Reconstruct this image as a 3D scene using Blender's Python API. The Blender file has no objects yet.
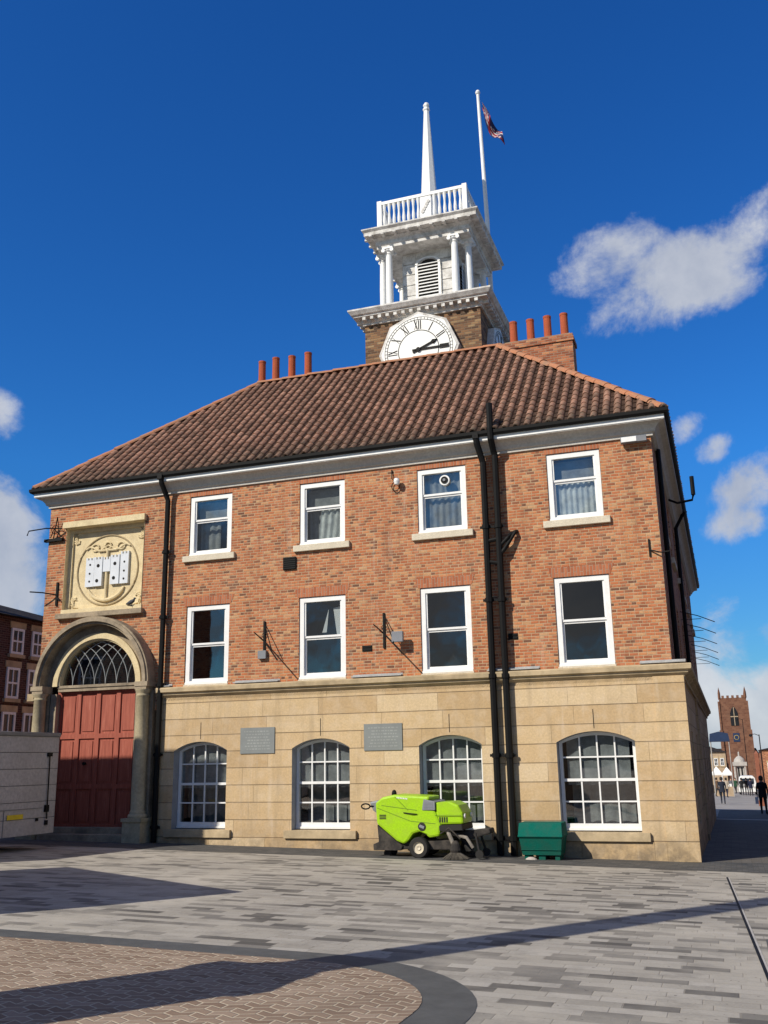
import bpy, bmesh, math, random
from mathutils import Vector, Matrix
from mathutils.geometry import tessellate_polygon
random.seed(7)
C = bpy.data.collections.new('place'); bpy.context.scene.collection.children.link(C)
R = math.radians
PI = math.pi

def G(x, y):
    return -0.02*max(-40, min(40, x)) - 0.021*max(-45, min(170, y))

# ------------------------------------------------------------------ materials
class NT:
    def __init__(s, name, rough=0.8, spec=0.3, metal=0.0):
        s.m = bpy.data.materials.new(name); s.m.use_nodes = True
        s.t = s.m.node_tree; s.b = s.t.nodes['Principled BSDF']
        s.b.inputs['Roughness'].default_value = rough
        s.b.inputs['Metallic'].default_value = metal
        s.b.inputs['Specular IOR Level'].default_value = spec
    def n(s, t, **k):
        x = s.t.nodes.new(t)
        for a, v in k.items(): setattr(x, a, v)
        return x
    def l(s, a, b): s.t.links.new(a, b)
    def put(s, sock, v):
        if hasattr(v, 'is_linked') or hasattr(v, 'links'): s.l(v, sock)
        else: sock.default_value = v
    def m_(s, op, a, b=0.0, c=0.0):
        x = s.n('ShaderNodeMath', operation=op)
        s.put(x.inputs[0], a); s.put(x.inputs[1], b)
        if len(x.inputs) > 2: s.put(x.inputs[2], c)
        return x.outputs[0]
    def uv(s):
        x = s.n('ShaderNodeUVMap'); x.uv_map = 'uv'
        p = s.n('ShaderNodeSeparateXYZ'); s.l(x.outputs[0], p.inputs[0])
        return p.outputs[0], p.outputs[1], x.outputs[0]
    def noise(s, scale, detail=4, rough=0.6, vec=None, out=0):
        x = s.n('ShaderNodeTexNoise'); x.inputs['Scale'].default_value = scale
        x.inputs['Detail'].default_value = detail; x.inputs['Roughness'].default_value = rough
        if vec is None:
            tc = s.n('ShaderNodeTexCoord'); vec = tc.outputs['Object']
        s.l(vec, x.inputs['Vector'])
        return x.outputs[out]
    def ramp(s, fac, stops, interp='LINEAR'):
        x = s.n('ShaderNodeValToRGB'); e = x.color_ramp; e.interpolation = interp
        while len(e.elements) < len(stops): e.elements.new(0.5)
        for i, (p, c) in enumerate(stops):
            e.elements[i].position = p
            c = (c, c, c) if not hasattr(c, '__len__') else c
            e.elements[i].color = (c[0], c[1], c[2], 1)
        s.l(fac, x.inputs[0]); return x.outputs[0]
    def mix(s, fac, a, b, mode='MIX'):
        x = s.n('ShaderNodeMix', data_type='RGBA', blend_type=mode)
        for sock, v in ((x.inputs[0], fac), (x.inputs[6], a), (x.inputs[7], b)):
            if hasattr(v, 'links'): s.l(v, sock)
            elif hasattr(v, '__len__'): sock.default_value = (v[0], v[1], v[2], 1)
            else: sock.default_value = v
        return x.outputs[2]
    def bump(s, h, dist, strength=1.0):
        x = s.n('ShaderNodeBump'); x.inputs['Distance'].default_value = dist
        x.inputs['Strength'].default_value = strength
        s.l(h, x.inputs['Height']); s.l(x.outputs[0], s.b.inputs['Normal'])
    def col(s, c):
        if hasattr(c, 'links'): s.l(c, s.b.inputs['Base Color'])
        else: s.b.inputs['Base Color'].default_value = (c[0], c[1], c[2], 1)

def plain(name, c, rough=0.6, spec=0.4, metal=0.0, var=0.18, scale=3.0, bump=0.0):
    t = NT(name, rough, spec, metal)
    f = t.noise(scale, 5, 0.65)
    a = tuple(x*(1-var) for x in c); b = tuple(min(1, x*(1+var)) for x in c)
    t.col(t.ramp(f, [(0.3, a), (0.7, b)]))
    if bump: t.bump(t.noise(scale*12, 4), bump)
    return t.m

def masonry(name, bw, bh, mort, stops, mcol, rough=0.85, depth=0.006, rowrand=0.0, half=True,
            dirt=0.25, dirtscale=0.6, soot=(0.05, 0.045, 0.04), mjit=0.0, fine=0.15, wob=0.0, swap=False,
            vmort=None, header=0, splash=0.0, streak=0.0, stain=0.0, dark_rows=0.0, spec=0.25, zig=0.0):
    t = NT(name, rough, spec)
    u, v, vec = t.uv()
    if swap: u, v = v, u
    if wob:
        w = t.noise(1.3, 3, 0.6, vec)
        v = t.m_('ADD', v, t.m_('MULTIPLY', t.m_('SUBTRACT', w, 0.5), wob))
    if zig:
        tri = t.m_('ABSOLUTE', t.m_('SUBTRACT', t.m_('FRACT', t.m_('DIVIDE', u, zig)), 0.5))
        v = t.m_('ADD', v, t.m_('MULTIPLY', tri, bh*1.0))
    vr = t.m_('DIVIDE', v, bh)
    row = t.m_('FLOOR', vr)
    un = t.m_('DIVIDE', u, bw)
    if header:      # header courses: bricks laid end-on every few rows
        hm = t.m_('LESS_THAN', t.m_('MODULO', t.m_('ADD', row, 1000), header), 0.5)
        un = t.m_('MULTIPLY', un, t.m_('ADD', hm, 1.0))
    if rowrand:
        wn = t.n('ShaderNodeTexWhiteNoise', noise_dimensions='1D'); t.l(row, wn.inputs['W'])
        un = t.m_('ADD', un, t.m_('MULTIPLY', wn.outputs[0], rowrand))
    elif half:
        un = t.m_('ADD', un, t.m_('MULTIPLY', t.m_('MODULO', t.m_('ADD', row, 1000), 2), 0.5))
    colm = t.m_('FLOOR', un)
    fx = t.m_('FRACT', un); fy = t.m_('FRACT', vr)
    ex = t.m_('MULTIPLY', t.m_('MINIMUM', fx, t.m_('SUBTRACT', 1.0, fx)), bw)
    ey = t.m_('MULTIPLY', t.m_('MINIMUM', fy, t.m_('SUBTRACT', 1.0, fy)), bh)
    if vmort is not None: ex = t.m_('MULTIPLY', ex, mort/vmort)
    e = t.m_('MINIMUM', ex, ey)
    if mjit:
        e = t.m_('ADD', e, t.m_('MULTIPLY', t.m_('SUBTRACT', t.noise(9, 3, 0.6, vec), 0.5), mjit))
    mr = t.n('ShaderNodeMapRange', interpolation_type='SMOOTHSTEP')
    mr.inputs[1].default_value = mort*0.3; mr.inputs[2].default_value = mort*0.75
    t.l(e, mr.inputs[0]); mask = mr.outputs[0]          # 1 = brick
    cb = t.n('ShaderNodeCombineXYZ'); t.l(colm, cb.inputs[0]); t.l(row, cb.inputs[1])
    wn2 = t.n('ShaderNodeTexWhiteNoise', noise_dimensions='3D'); t.l(cb.outputs[0], wn2.inputs['Vector'])
    c = t.ramp(wn2.outputs[0], stops)
    # large scale drift + fine grain
    d = t.noise(dirtscale, 5, 0.65, vec)
    g = t.noise(22, 5, 0.7, vec)
    c = t.mix(t.ramp(g, [(0.25, 0.0), (0.8, fine*2)]), c, tuple(x*0.35 for x in stops[0][1]))
    c = t.mix(mask, mcol, c)
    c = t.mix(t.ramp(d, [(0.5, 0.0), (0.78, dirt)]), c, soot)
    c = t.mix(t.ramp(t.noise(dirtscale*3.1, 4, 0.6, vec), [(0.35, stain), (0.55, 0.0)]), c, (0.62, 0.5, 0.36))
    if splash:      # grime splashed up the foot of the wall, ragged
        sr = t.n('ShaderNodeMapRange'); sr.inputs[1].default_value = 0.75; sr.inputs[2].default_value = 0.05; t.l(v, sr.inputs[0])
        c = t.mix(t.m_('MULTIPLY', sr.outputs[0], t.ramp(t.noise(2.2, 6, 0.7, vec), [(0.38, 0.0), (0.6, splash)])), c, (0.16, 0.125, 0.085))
    if streak:      # rain streaks running down the wall
        mp = t.n('ShaderNodeMapping'); mp.inputs['Scale'].default_value = (3.2, 0.22, 1); t.l(vec, mp.inputs[0])
        c = t.mix(t.ramp(t.noise(1.0, 5, 0.65, mp.outputs[0]), [(0.52, 0.0), (0.72, streak)]), c, soot)
        c = t.mix(t.ramp(t.noise(1.4, 5, 0.65, mp.outputs[0], 0), [(0.3, streak*.7), (0.42, 0.0)]), c, (0.62, 0.52, 0.4))
    t.col(c)
    h = t.m_('ADD', mask, t.m_('MULTIPLY', g, 0.35))
    h = t.m_('ADD', h, t.m_('MULTIPLY', wn2.outputs[0], 0.25))
    t.bump(h, depth)
    return t.m

M = {}
BR = [(0.0, (0.17, 0.075, 0.045)), (0.1, (0.3, 0.11, 0.055)), (0.3, (0.47, 0.148, 0.062)), (0.65, (0.55, 0.185, 0.075)),
      (0.88, (0.62, 0.26, 0.11)), (1.0, (0.6, 0.34, 0.17))]
M['brick'] = masonry('brick_facade', 0.195, 0.07, 0.015, BR, (0.47, 0.33, 0.2), dirt=0.22, soot=(0.16, 0.075, 0.045), mjit=0.01, wob=0.03, stain=0.06, header=3, fine=0.22, streak=.35)
M['brick_soldier'] = masonry('brick_flat_arch', 0.24, 0.072, 0.009, [(0, (0.36, 0.11, 0.05)), (1, (0.52, 0.19, 0.09))],
                             (0.42, 0.32, 0.23), swap=True, dirt=0.2)
M['brick_tower'] = masonry('brick_tower', 0.225, 0.075, 0.012, [(0, (0.08, 0.045, 0.03)), (0.4, (0.21, 0.105, 0.055)),
                           (0.8, (0.3, 0.16, 0.075)), (1, (0.38, 0.25, 0.13))], (0.2, 0.16, 0.11), dirt=0.55, dirtscale=1.3, mjit=0.01)
M['brick_chimney'] = masonry('brick_chimney', 0.225, 0.075, 0.012, [(0, (0.26, 0.08, 0.04)), (0.6, (0.5, 0.17, 0.075)),
                             (1, (0.6, 0.28, 0.13))], (0.36, 0.27, 0.19), dirt=0.45, dirtscale=1.5, mjit=0.01)
M['brick_dark'] = masonry('brick_dark', 0.225, 0.075, 0.012, [(0, (0.045, 0.02, 0.017)), (1, (0.105, 0.045, 0.035))],
                          (0.18, 0.13, 0.11), dirt=0.4)
M['brick_church'] = masonry('stone_church', 0.5, 0.3, 0.02, [(0, (0.15, 0.065, 0.04)), (1, (0.23, 0.11, 0.065))],
                            (0.2, 0.12, 0.08), dirt=0.4, dirtscale=.3)
ST = [(0.0, (0.53, 0.37, 0.2)), (0.3, (0.61, 0.435, 0.24)), (0.7, (0.66, 0.485, 0.275)), (1.0, (0.72, 0.56, 0.35))]
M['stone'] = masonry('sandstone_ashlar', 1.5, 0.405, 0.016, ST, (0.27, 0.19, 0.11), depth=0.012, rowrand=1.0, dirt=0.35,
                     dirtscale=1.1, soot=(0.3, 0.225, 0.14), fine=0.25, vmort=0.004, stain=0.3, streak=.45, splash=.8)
M['stone_trim'] = plain('sandstone_trim', (0.44, 0.345, 0.215), 0.9, 0.2, var=0.3, scale=2.2, bump=0.004)
def weathered(name, c, c2, amount=0.6, scale=2.0):
    t = NT(name, 0.9, 0.2)
    f = t.noise(scale, 7, 0.7); g = t.noise(scale*9, 5, 0.7)
    col = t.ramp(g, [(0.3, tuple(x*0.8 for x in c)), (0.7, tuple(x*1.15 for x in c))])
    col = t.mix(t.ramp(f, [(0.42, 0.0), (0.66, amount)]), col, c2)
    t.col(col); t.bump(g, 0.006); return t.m
M['stone_portal'] = weathered('portal_stone', (0.37, 0.3, 0.21), (0.12, 0.098, 0.075), 0.75, 1.5)
M['stone_column'] = weathered('portal_column_stone', (0.47, 0.4, 0.26), (0.2, 0.165, 0.11), 0.5, 1.6)
M['stone_sill'] = weathered('sill_stone', (0.66, 0.59, 0.46), (0.4, 0.34, 0.25), 0.4, 4)
M['lead'] = weathered('lead_flashing', (0.42, 0.42, 0.41), (0.2, 0.2, 0.2), 0.5, 3)
M['cream'] = weathered('cream_plaster', (0.72, 0.6, 0.37), (0.45, 0.35, 0.2), 0.5, 3.5)
M['cream_line'] = plain('cream_relief_dark', (0.36, 0.28, 0.16), 0.8)
M['white'] = plain('white_gloss_paint', (0.78, 0.78, 0.76), 0.45, 0.4, var=0.06, scale=6)
M['white_old'] = weathered('weathered_white_paint', (0.76, 0.74, 0.7), (0.2, 0.18, 0.155), 0.6, 3.6)
M['soffit'] = weathered('cornice_paint', (0.54, 0.51, 0.46), (0.36, 0.33, 0.29), 0.4, 2.0)
M['dial'] = plain('clock_dial', (0.82, 0.82, 0.78), 0.5, var=0.04)
M['black'] = plain('black_iron', (0.008, 0.008, 0.008), 0.6, 0.15)
M['grey_reveal'] = plain('grey_reveal_paint', (0.32, 0.33, 0.35), 0.7)
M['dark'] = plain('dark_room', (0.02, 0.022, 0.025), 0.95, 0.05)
M['curtain'] = plain('net_curtain', (0.62, 0.64, 0.62), 0.9, 0.1, var=0.35, scale=5)
M['curtain_dim'] = plain('grey_blind', (0.3, 0.31, 0.31), 0.9, 0.1, var=0.3, scale=5)
M['louvre_dark'] = plain('louvre_shadow', (0.03, 0.025, 0.02), 0.9)
M['terracotta'] = weathered('terracotta_pot', (0.42, 0.1, 0.045), (0.25, 0.07, 0.035), 0.5, 3)
M['hiptile'] = weathered('orange_ridge_tile', (0.44, 0.19, 0.1), (0.27, 0.19, 0.13), 0.7, 2.2)
M['plaque'] = plain('grey_slate_plaque', (0.2, 0.215, 0.21), 0.6, var=0.1)
M['plaque_text'] = plain('plaque_lettering', (0.27, 0.285, 0.27), 0.6)
M['lime'] = weathered('lime_green_paint', (0.34, 0.6, 0.012), (0.3, 0.42, 0.05), 0.45, 6)
M['lime_dark'] = plain('lime_seam', (0.12, 0.22, 0.01), 0.5)
M['machine_grey'] = plain('machine_grey', (0.19, 0.2, 0.22), 0.5)
M['rubber'] = plain('black_rubber', (0.015, 0.014, 0.013), 0.7)
M['rim'] = plain('cream_wheel_rim', (0.6, 0.54, 0.42), 0.5)
M['dirty'] = weathered('dusty_black', (0.035, 0.032, 0.03), (0.13, 0.11, 0.09), 0.5, 5)
M['dusty_metal'] = weathered('dusty_grey_metal', (0.3, 0.27, 0.23), (0.08, 0.07, 0.06), 0.6, 7)
M['brush'] = plain('brush_bristle', (0.08, 0.07, 0.055), 0.9, var=0.4, scale=20)
M['bin'] = weathered('teal_plastic', (0.0, 0.1, 0.072), (0.02, 0.075, 0.055), 0.6, 4)
M['binlid'] = weathered('teal_plastic_lid', (0.0, 0.115, 0.085), (0.03, 0.1, 0.08), 0.6, 5)
M['salt'] = plain('grit_salt', (0.45, 0.4, 0.36), 0.9)
M['slate'] = masonry('slate_roof', 0.3, 0.2, 0.01, [(0, (0.025, 0.022, 0.022)), (1, (0.055, 0.048, 0.046))], (0.015, 0.015, 0.015), spec=.05)
M['skin'] = plain('skin', (0.5, 0.3, 0.21), 0.6)
M['hair'] = plain('dark_hair', (0.025, 0.018, 0.012), 0.7)
M['pigeon'] = plain('pigeon_feather', (0.06, 0.065, 0.075), 0.7, var=0.3, scale=20)
M['castle'] = plain('silver_white_castle', (0.62, 0.65, 0.68), 0.6, var=0.1)
M['trailer'] = weathered('trailer_panel', (0.5, 0.47, 0.44), (0.36, 0.33, 0.3), 0.5, 1.5)
M['trailer_edge'] = plain('trailer_edge', (0.2, 0.2, 0.2), 0.5)
M['yellow'] = plain('yellow_plate', (0.7, 0.52, 0.02), 0.5)
M['blue'] = plain('blue_awning', (0.008, 0.025, 0.075), 0.6)
M['tan'] = plain('tan_render', (0.4, 0.3, 0.2), 0.9)
M['redbrown'] = plain('red_brown_paint', (0.26, 0.09, 0.05), 0.6)
M['gold'] = plain('gold_leaf', (0.6, 0.42, 0.1), 0.4)
M['flag_red'] = plain('flag_red', (0.25, 0.012, 0.02), 0.8)
M['flag_blue'] = plain('flag_blue', (0.012, 0.018, 0.09), 0.8)
M['flag_white'] = plain('flag_white', (0.45, 0.42, 0.4), 0.8)

def door_mat():
    t = NT('red_door_paint', 0.5, 0.4)
    tc = t.n('ShaderNodeTexCoord'); mp = t.n('ShaderNodeMapping'); mp.inputs['Scale'].default_value = (9, 9, 0.7)
    t.l(tc.outputs['Object'], mp.inputs[0])
    f = t.noise(2.5, 6, 0.7, mp.outputs[0])
    t.col(t.ramp(f, [(0.3, (0.24, 0.055, 0.034)), (0.55, (0.35, 0.09, 0.055)), (0.75, (0.46, 0.165, 0.11))])); return t.m
M['door'] = door_mat()

def glass_mat(name, tint=0.7, wav=0.35):
    m = bpy.data.materials.new(name); m.use_nodes = True; t = m.node_tree
    t.nodes.remove(t.nodes['Principled BSDF']); out = t.nodes['Material Output']
    tr = t.nodes.new('ShaderNodeBsdfTransparent'); tr.inputs[0].default_value = (tint*.95, tint, tint, 1)
    gl = t.nodes.new('ShaderNodeBsdfGlossy'); gl.inputs['Roughness'].default_value = 0.02
    gl.inputs[0].default_value = (1, 1, 1, 1)
    lw_ = t.nodes.new('ShaderNodeLayerWeight'); lw_.inputs[0].default_value = .5
    pw = t.nodes.new('ShaderNodeMath'); pw.operation = 'POWER'; pw.inputs[1].default_value = 4; t.links.new(lw_.outputs['Facing'], pw.inputs[0])
    fr = t.nodes.new('ShaderNodeMath'); fr.operation = 'MULTIPLY_ADD'; fr.inputs[1].default_value = .8; fr.inputs[2].default_value = .14; t.links.new(pw.outputs[0], fr.inputs[0])
    nz = t.nodes.new('ShaderNodeTexNoise'); nz.inputs['Scale'].default_value = 1.6; nz.inputs['Detail'].default_value = 1
    tc = t.nodes.new('ShaderNodeTexCoord'); t.links.new(tc.outputs['Object'], nz.inputs[0])
    bp = t.nodes.new('ShaderNodeBump'); bp.inputs['Distance'].default_value = 0.01; bp.inputs['Strength'].default_value = wav
    t.links.new(nz.outputs[0], bp.inputs['Height']); t.links.new(bp.outputs[0], gl.inputs['Normal'])
    mx = t.nodes.new('ShaderNodeMixShader')
    t.links.new(fr.outputs[0], mx.inputs[0]); t.links.new(tr.outputs[0], mx.inputs[1]); t.links.new(gl.outputs[0], mx.inputs[2])
    t.links.new(mx.outputs[0], out.inputs[0]); return m
M['glass'] = glass_mat('window_glass')

def tile_mat():
    t = NT('red_pantile', 0.85, 0.2)
    u, v, vec = t.uv()
    cb = t.n('ShaderNodeCombineXYZ')
    t.l(t.m_('FLOOR', t.m_('DIVIDE', u, 0.262)), cb.inputs[0]); t.l(t.m_('FLOOR', t.m_('DIVIDE', v, 0.3)), cb.inputs[1])
    wn = t.n('ShaderNodeTexWhiteNoise', noise_dimensions='3D'); t.l(cb.outputs[0], wn.inputs['Vector'])
    c = t.ramp(wn.outputs[0], [(0, (0.17, 0.085, 0.055)), (0.3, (0.27, 0.135, 0.09)), (0.75, (0.35, 0.18, 0.12)), (1, (0.43, 0.225, 0.15))])
    g = t.noise(14, 6, 0.75, vec); d = t.noise(0.7, 5, 0.6, vec)
    c0_ = c
    c = t.mix(t.ramp(g, [(0.46, 0.0), (0.68, 0.7)]), c, (0.36, 0.28, 0.21))       # lichen
    c = t.mix(t.ramp(t.noise(7, 5, 0.7, vec), [(0.5, 0.0), (0.7, 0.8)]), c, (0.055, 0.045, 0.03))   # moss
    low = t.n('ShaderNodeMapRange'); low.inputs[1].default_value = 1.1; low.inputs[2].default_value = 0.0
    t.l(v, low.inputs[0])
    c = t.mix(t.m_('MULTIPLY', low.outputs[0], t.ramp(g, [(0.3, 0.1), (0.6, 0.9)])), c, (0.1, 0.085, 0.06))   # mossy eaves courses
    c = t.mix(t.ramp(d, [(0.45, 0.0), (0.7, 0.5)]), c, (0.2, 0.11, 0.075))
    ff = t.m_('FRACT', t.m_('DIVIDE', u, 0.262))      # shade in the channels between the rolls, painted dark and broken by noise
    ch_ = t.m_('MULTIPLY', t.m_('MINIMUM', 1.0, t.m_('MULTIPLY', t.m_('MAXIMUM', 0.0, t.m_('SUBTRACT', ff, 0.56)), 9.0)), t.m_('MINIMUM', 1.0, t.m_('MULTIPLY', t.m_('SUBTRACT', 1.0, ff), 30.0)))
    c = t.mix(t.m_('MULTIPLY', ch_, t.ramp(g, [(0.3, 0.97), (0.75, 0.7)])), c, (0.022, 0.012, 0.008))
    t.col(c); t.bump(g, 0.01); return t.m
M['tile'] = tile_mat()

# paving
def paving_main():
    t = NT('grey_sett_paving', 0.8, 0.3)
    u, v, vec = t.uv()
    bw, bh = 0.42, 0.175
    row = t.m_('FLOOR', t.m_('DIVIDE', v, bh))
    wn = t.n('ShaderNodeTexWhiteNoise', noise_dimensions='1D'); t.l(row, wn.inputs['W'])
    un = t.m_('ADD', t.m_('DIVIDE', u, bw), t.m_('MULTIPLY', wn.outputs[0], 7.3))
    cm = t.m_('FLOOR', un); fx = t.m_('FRACT', un); fy = t.m_('FRACT', t.m_('DIVIDE', v, bh))
    ex = t.m_('MULTIPLY', t.m_('MINIMUM', fx, t.m_('SUBTRACT', 1., fx)), bw)
    ey = t.m_('MULTIPLY', t.m_('MINIMUM', fy, t.m_('SUBTRACT', 1., fy)), bh)
    mr = t.n('ShaderNodeMapRange'); mr.inputs[1].default_value = 0.001; mr.inputs[2].default_value = 0.006
    t.l(t.m_('MINIMUM', ex, ey), mr.inputs[0]); mask = mr.outputs[0]
    cb = t.n('ShaderNodeCombineXYZ'); t.l(cm, cb.inputs[0]); t.l(row, cb.inputs[1])
    w2 = t.n('ShaderNodeTexWhiteNoise', noise_dimensions='3D'); t.l(cb.outputs[0], w2.inputs['Vector'])
    c = t.ramp(w2.outputs[0], [(0.0, (0.1, 0.094, 0.083)), (0.12, (0.125, 0.117, 0.103)), (0.13, (0.2, 0.187, 0.163)), (0.32, (0.235, 0.22, 0.19)),
                               (0.33, (0.365, 0.337, 0.285)), (0.5, (0.395, 0.365, 0.31)), (0.8, (0.42, 0.39, 0.335)), (1., (0.46, 0.43, 0.375))])
    g = t.noise(40, 5, 0.75, vec); d = t.noise(0.35, 6, 0.65, vec)
    c = t.mix(t.ramp(g, [(0.3, 0.0), (0.75, 0.35)]), c, (0.1, 0.095, 0.09))
    c = t.mix(mask, (0.26, 0.235, 0.195), c)
    c = t.mix(t.ramp(d, [(0.45, 0.0), (0.64, 0.6)]), c, (0.5, 0.46, 0.385))         # pale dusty patches
    c = t.mix(t.ramp(t.noise(1.6, 7, 0.7, vec), [(0.5, 0.0), (0.68, 0.45)]), c, (0.15, 0.14, 0.125))
    c = t.mix(t.ramp(t.noise(13, 2, 0.5, vec), [(0.7, 0.0), (0.72, 0.6)]), c, (0.09, 0.083, 0.075))   # gum spots
    t.col(c); t.bump(t.m_('ADD', mask, t.m_('MULTIPLY', g, .6)), 0.003)
    return t.m
M['paving'] = paving_main()
M['band'] = masonry('dark_granite_setts', 0.2, 0.1, 0.008, [(0, (0.07, 0.072, 0.073)), (1, (0.135, 0.13, 0.12))], (0.06, 0.057, 0.05),
                    depth=0.004, dirt=0.4, soot=(0.17, 0.16, 0.14))
M['block'] = masonry('brown_block_paving', 0.21, 0.11, 0.016, [(0, (0.24, 0.165, 0.115)), (0.5, (0.31, 0.225, 0.16)), (1, (0.385, 0.29, 0.215))],
                     (0.5, 0.42, 0.31), depth=0.006, dirt=0.35, soot=(0.11, 0.085, 0.065), zig=0.21, mjit=0.006)
M['ring'] = plain('dark_granite_edging', (0.085, 0.088, 0.086), 0.75, var=0.2, scale=5, bump=0.002)
M['street'] = masonry('grey_street_setts', 0.4, 0.2, 0.01, [(0, (0.115, 0.105, 0.09)), (1, (0.17, 0.155, 0.135))], (0.09, 0.083, 0.07), depth=0.003)
M['pale'] = plain('pale_kerb_stone', (0.42, 0.4, 0.37), 0.85, var=0.15, scale=4)
M['farpave'] = plain('pale_far_paving', (0.3, 0.28, 0.26), 0.85, var=0.2, scale=.5)

# ------------------------------------------------------------------ mesh helpers
class MB:
    def __init__(s, *mats):
        s.v = []; s.f = []; s.mi = []; s.uvs = []; s.sm = []; s.mats = list(mats)
    def face(s, pts, mi=0, uv=None, smooth=False):
        b = len(s.v); s.v += [tuple(p) for p in pts]; s.f.append(list(range(b, b+len(pts)))); s.mi.append(mi); s.uvs.append(uv); s.sm.append(smooth)
    def box(s, x0, x1, y0, y1, z0, z1, mi=0, skip=''):
        a, b, c, d = (x0,y0,z0), (x1,y0,z0), (x1,y1,z0), (x0,y1,z0)
        e, f, g, h = (x0,y0,z1), (x1,y0,z1), (x1,y1,z1), (x0,y1,z1)
        for k, q in (('f', (a,b,f,e)), ('r', (b,c,g,f)), ('k', (c,d,h,g)), ('l', (d,a,e,h)), ('t', (e,f,g,h)), ('b', (d,c,b,a))):
            if k not in skip: s.face(q, mi)
        return s
    def obox(s, c, ax, ay, az, mi=0):   # oriented box: centre and three half vectors
        c, ax, ay, az = map(Vector, (c, ax, ay, az))
        P = [c+i*ax+j*ay+k*az for k in (-1,1) for j in (-1,1) for i in (-1,1)]
        for q in ((0,1,5,4),(1,3,7,5),(3,2,6,7),(2,0,4,6),(4,5,7,6),(2,3,1,0)): s.face([P[i] for i in q], mi)
        return s
    def prism(s, poly, y0, y1, mi=0, axis='y'):   # poly in (a,b), extruded
        def P(a, b, t): return {'y': (a, t, b), 'x': (t, a, b), 'z': (a, b, t)}[axis]
        tri = tessellate_polygon([[Vector((p[0], p[1], 0)) for p in poly]])
        for t in tri:
            s.face([P(*poly[i], y0) for i in t], mi); s.face([P(*poly[i], y1) for i in reversed(t)], mi)
        n = len(poly)
        for i in range(n):
            a, b = poly[i], poly[(i+1) % n]
            s.face([P(*a, y0), P(*a, y1), P(*b, y1), P(*b, y0)], mi)
        return s
    def lathe(s, cx, cy, prof, n=16, mi=0, smooth=True, rot=0.0, sx=1.0, sy=1.0):
        for (r0, z0), (r1, z1) in zip(prof, prof[1:]):
            for i in range(n):
                a, b = 2*PI*i/n+rot, 2*PI*(i+1)/n+rot
                q = [(cx+r0*sx*math.cos(a), cy+r0*sy*math.sin(a), z0), (cx+r0*sx*math.cos(b), cy+r0*sy*math.sin(b), z0),
                     (cx+r1*sx*math.cos(b), cy+r1*sy*math.sin(b), z1), (cx+r1*sx*math.cos(a), cy+r1*sy*math.sin(a), z1)]
                if r0 < 1e-6: q = q[1:]
                elif r1 < 1e-6: q = q[:3]
                s.face(q, mi, smooth=smooth)
        return s
    def tube(s, pts, r, n=8, mi=0, close=False, smooth=True):
        pts = [Vector(p) for p in pts]; rs = r if hasattr(r, '__len__') else [r]*len(pts)
        rings = []
        for i, p in enumerate(pts):
            if close: d = pts[(i+1) % len(pts)]-pts[i-1]
            else: d = (pts[min(i+1, len(pts)-1)]-pts[max(i-1, 0)])
            d.normalize(); up = Vector((0,0,1)) if abs(d.z) < 0.9 else Vector((0,1,0))
            a = d.cross(up).normalized(); b = a.cross(d)
            rings.append([p+rs[i]*(a*math.cos(2*PI*k/n)+b*math.sin(2*PI*k/n)) for k in range(n)])
        m = len(rings)
        for i in range(m if close else m-1):
            A, B = rings[i], rings[(i+1) % m]
            for k in range(n): s.face([A[k], A[(k+1) % n], B[(k+1) % n], B[k]], mi, smooth=smooth)
        if not close: s.face(rings[0][::-1], mi); s.face(rings[-1], mi)
        return s
    def disc(s, c, r, axis, h, n=20, mi=0):
        c = Vector(c); ax = Vector(axis).normalized(); s.tube([c-ax*h/2, c+ax*h/2], r, n, mi); return s
    def sweep(s, path, prof, mi=0, closed=False, mis=None):   # path xy, prof (out, z); outward = right-hand side of travel
        P = [Vector(p) for p in path]; n = len(P); rows = []
        for i in range(n):
            dp = (P[i]-P[i-1]).normalized() if (i > 0 or closed) else None
            dn = (P[(i+1) % n]-P[i]).normalized() if (i < n-1 or closed) else None
            if dp is None: nn = Vector((dn.y, -dn.x))
            elif dn is None: nn = Vector((dp.y, -dp.x))
            else:
                a = Vector((dp.y, -dp.x)); b = Vector((dn.y, -dn.x)); nn = (a+b).normalized(); nn = nn/max(.2, nn.dot(a))
            rows.append([(P[i].x+nn.x*o, P[i].y+nn.y*o, z) for o, z in prof])
        for i in range(n if closed else n-1):
            A, B = rows[i], rows[(i+1) % n]
            for k in range(len(prof)-1): s.face([A[k], B[k], B[k+1], A[k+1]], mis[k] if mis else mi)
        if not closed:
            s.face(rows[0], mi); s.face(rows[-1][::-1], mi)
        return s
    def build(s, name, parent=None, loc=None, bevel=0.0, rotz=0.0, merge=False):
        me = bpy.data.meshes.new(name); me.from_pydata(s.v, [], s.f)
        for m in s.mats: me.materials.append(M[m] if isinstance(m, str) else m)
        me.polygons.foreach_set('material_index', s.mi)
        me.polygons.foreach_set('use_smooth', s.sm)
        uvl = me.uv_layers.new(name='uv'); V = me.vertices
        for p, uv in zip(me.polygons, s.uvs):
            nx, ny, nz = abs(p.normal.x), abs(p.normal.y), abs(p.normal.z)
            for j, li in enumerate(p.loop_indices):
                if uv: uvl.data[li].uv = uv[j]; continue
                c = V[me.loops[li].vertex_index].co
                if nz > nx and nz > ny: w = (c.x, c.y)
                elif ny >= nx: w = (c.x, c.z)
                else: w = (c.y+0.11, c.z)
                uvl.data[li].uv = w
        if merge or bevel:
            bm = bmesh.new(); bm.from_mesh(me); bmesh.ops.remove_doubles(bm, verts=bm.verts, dist=1e-4)
            bmesh.ops.recalc_face_normals(bm, faces=bm.faces); bm.to_mesh(me); bm.free()
        o = bpy.data.objects.new(name, me); C.objects.link(o)
        if parent: o.parent = parent
        if loc: o.location = loc
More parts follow.
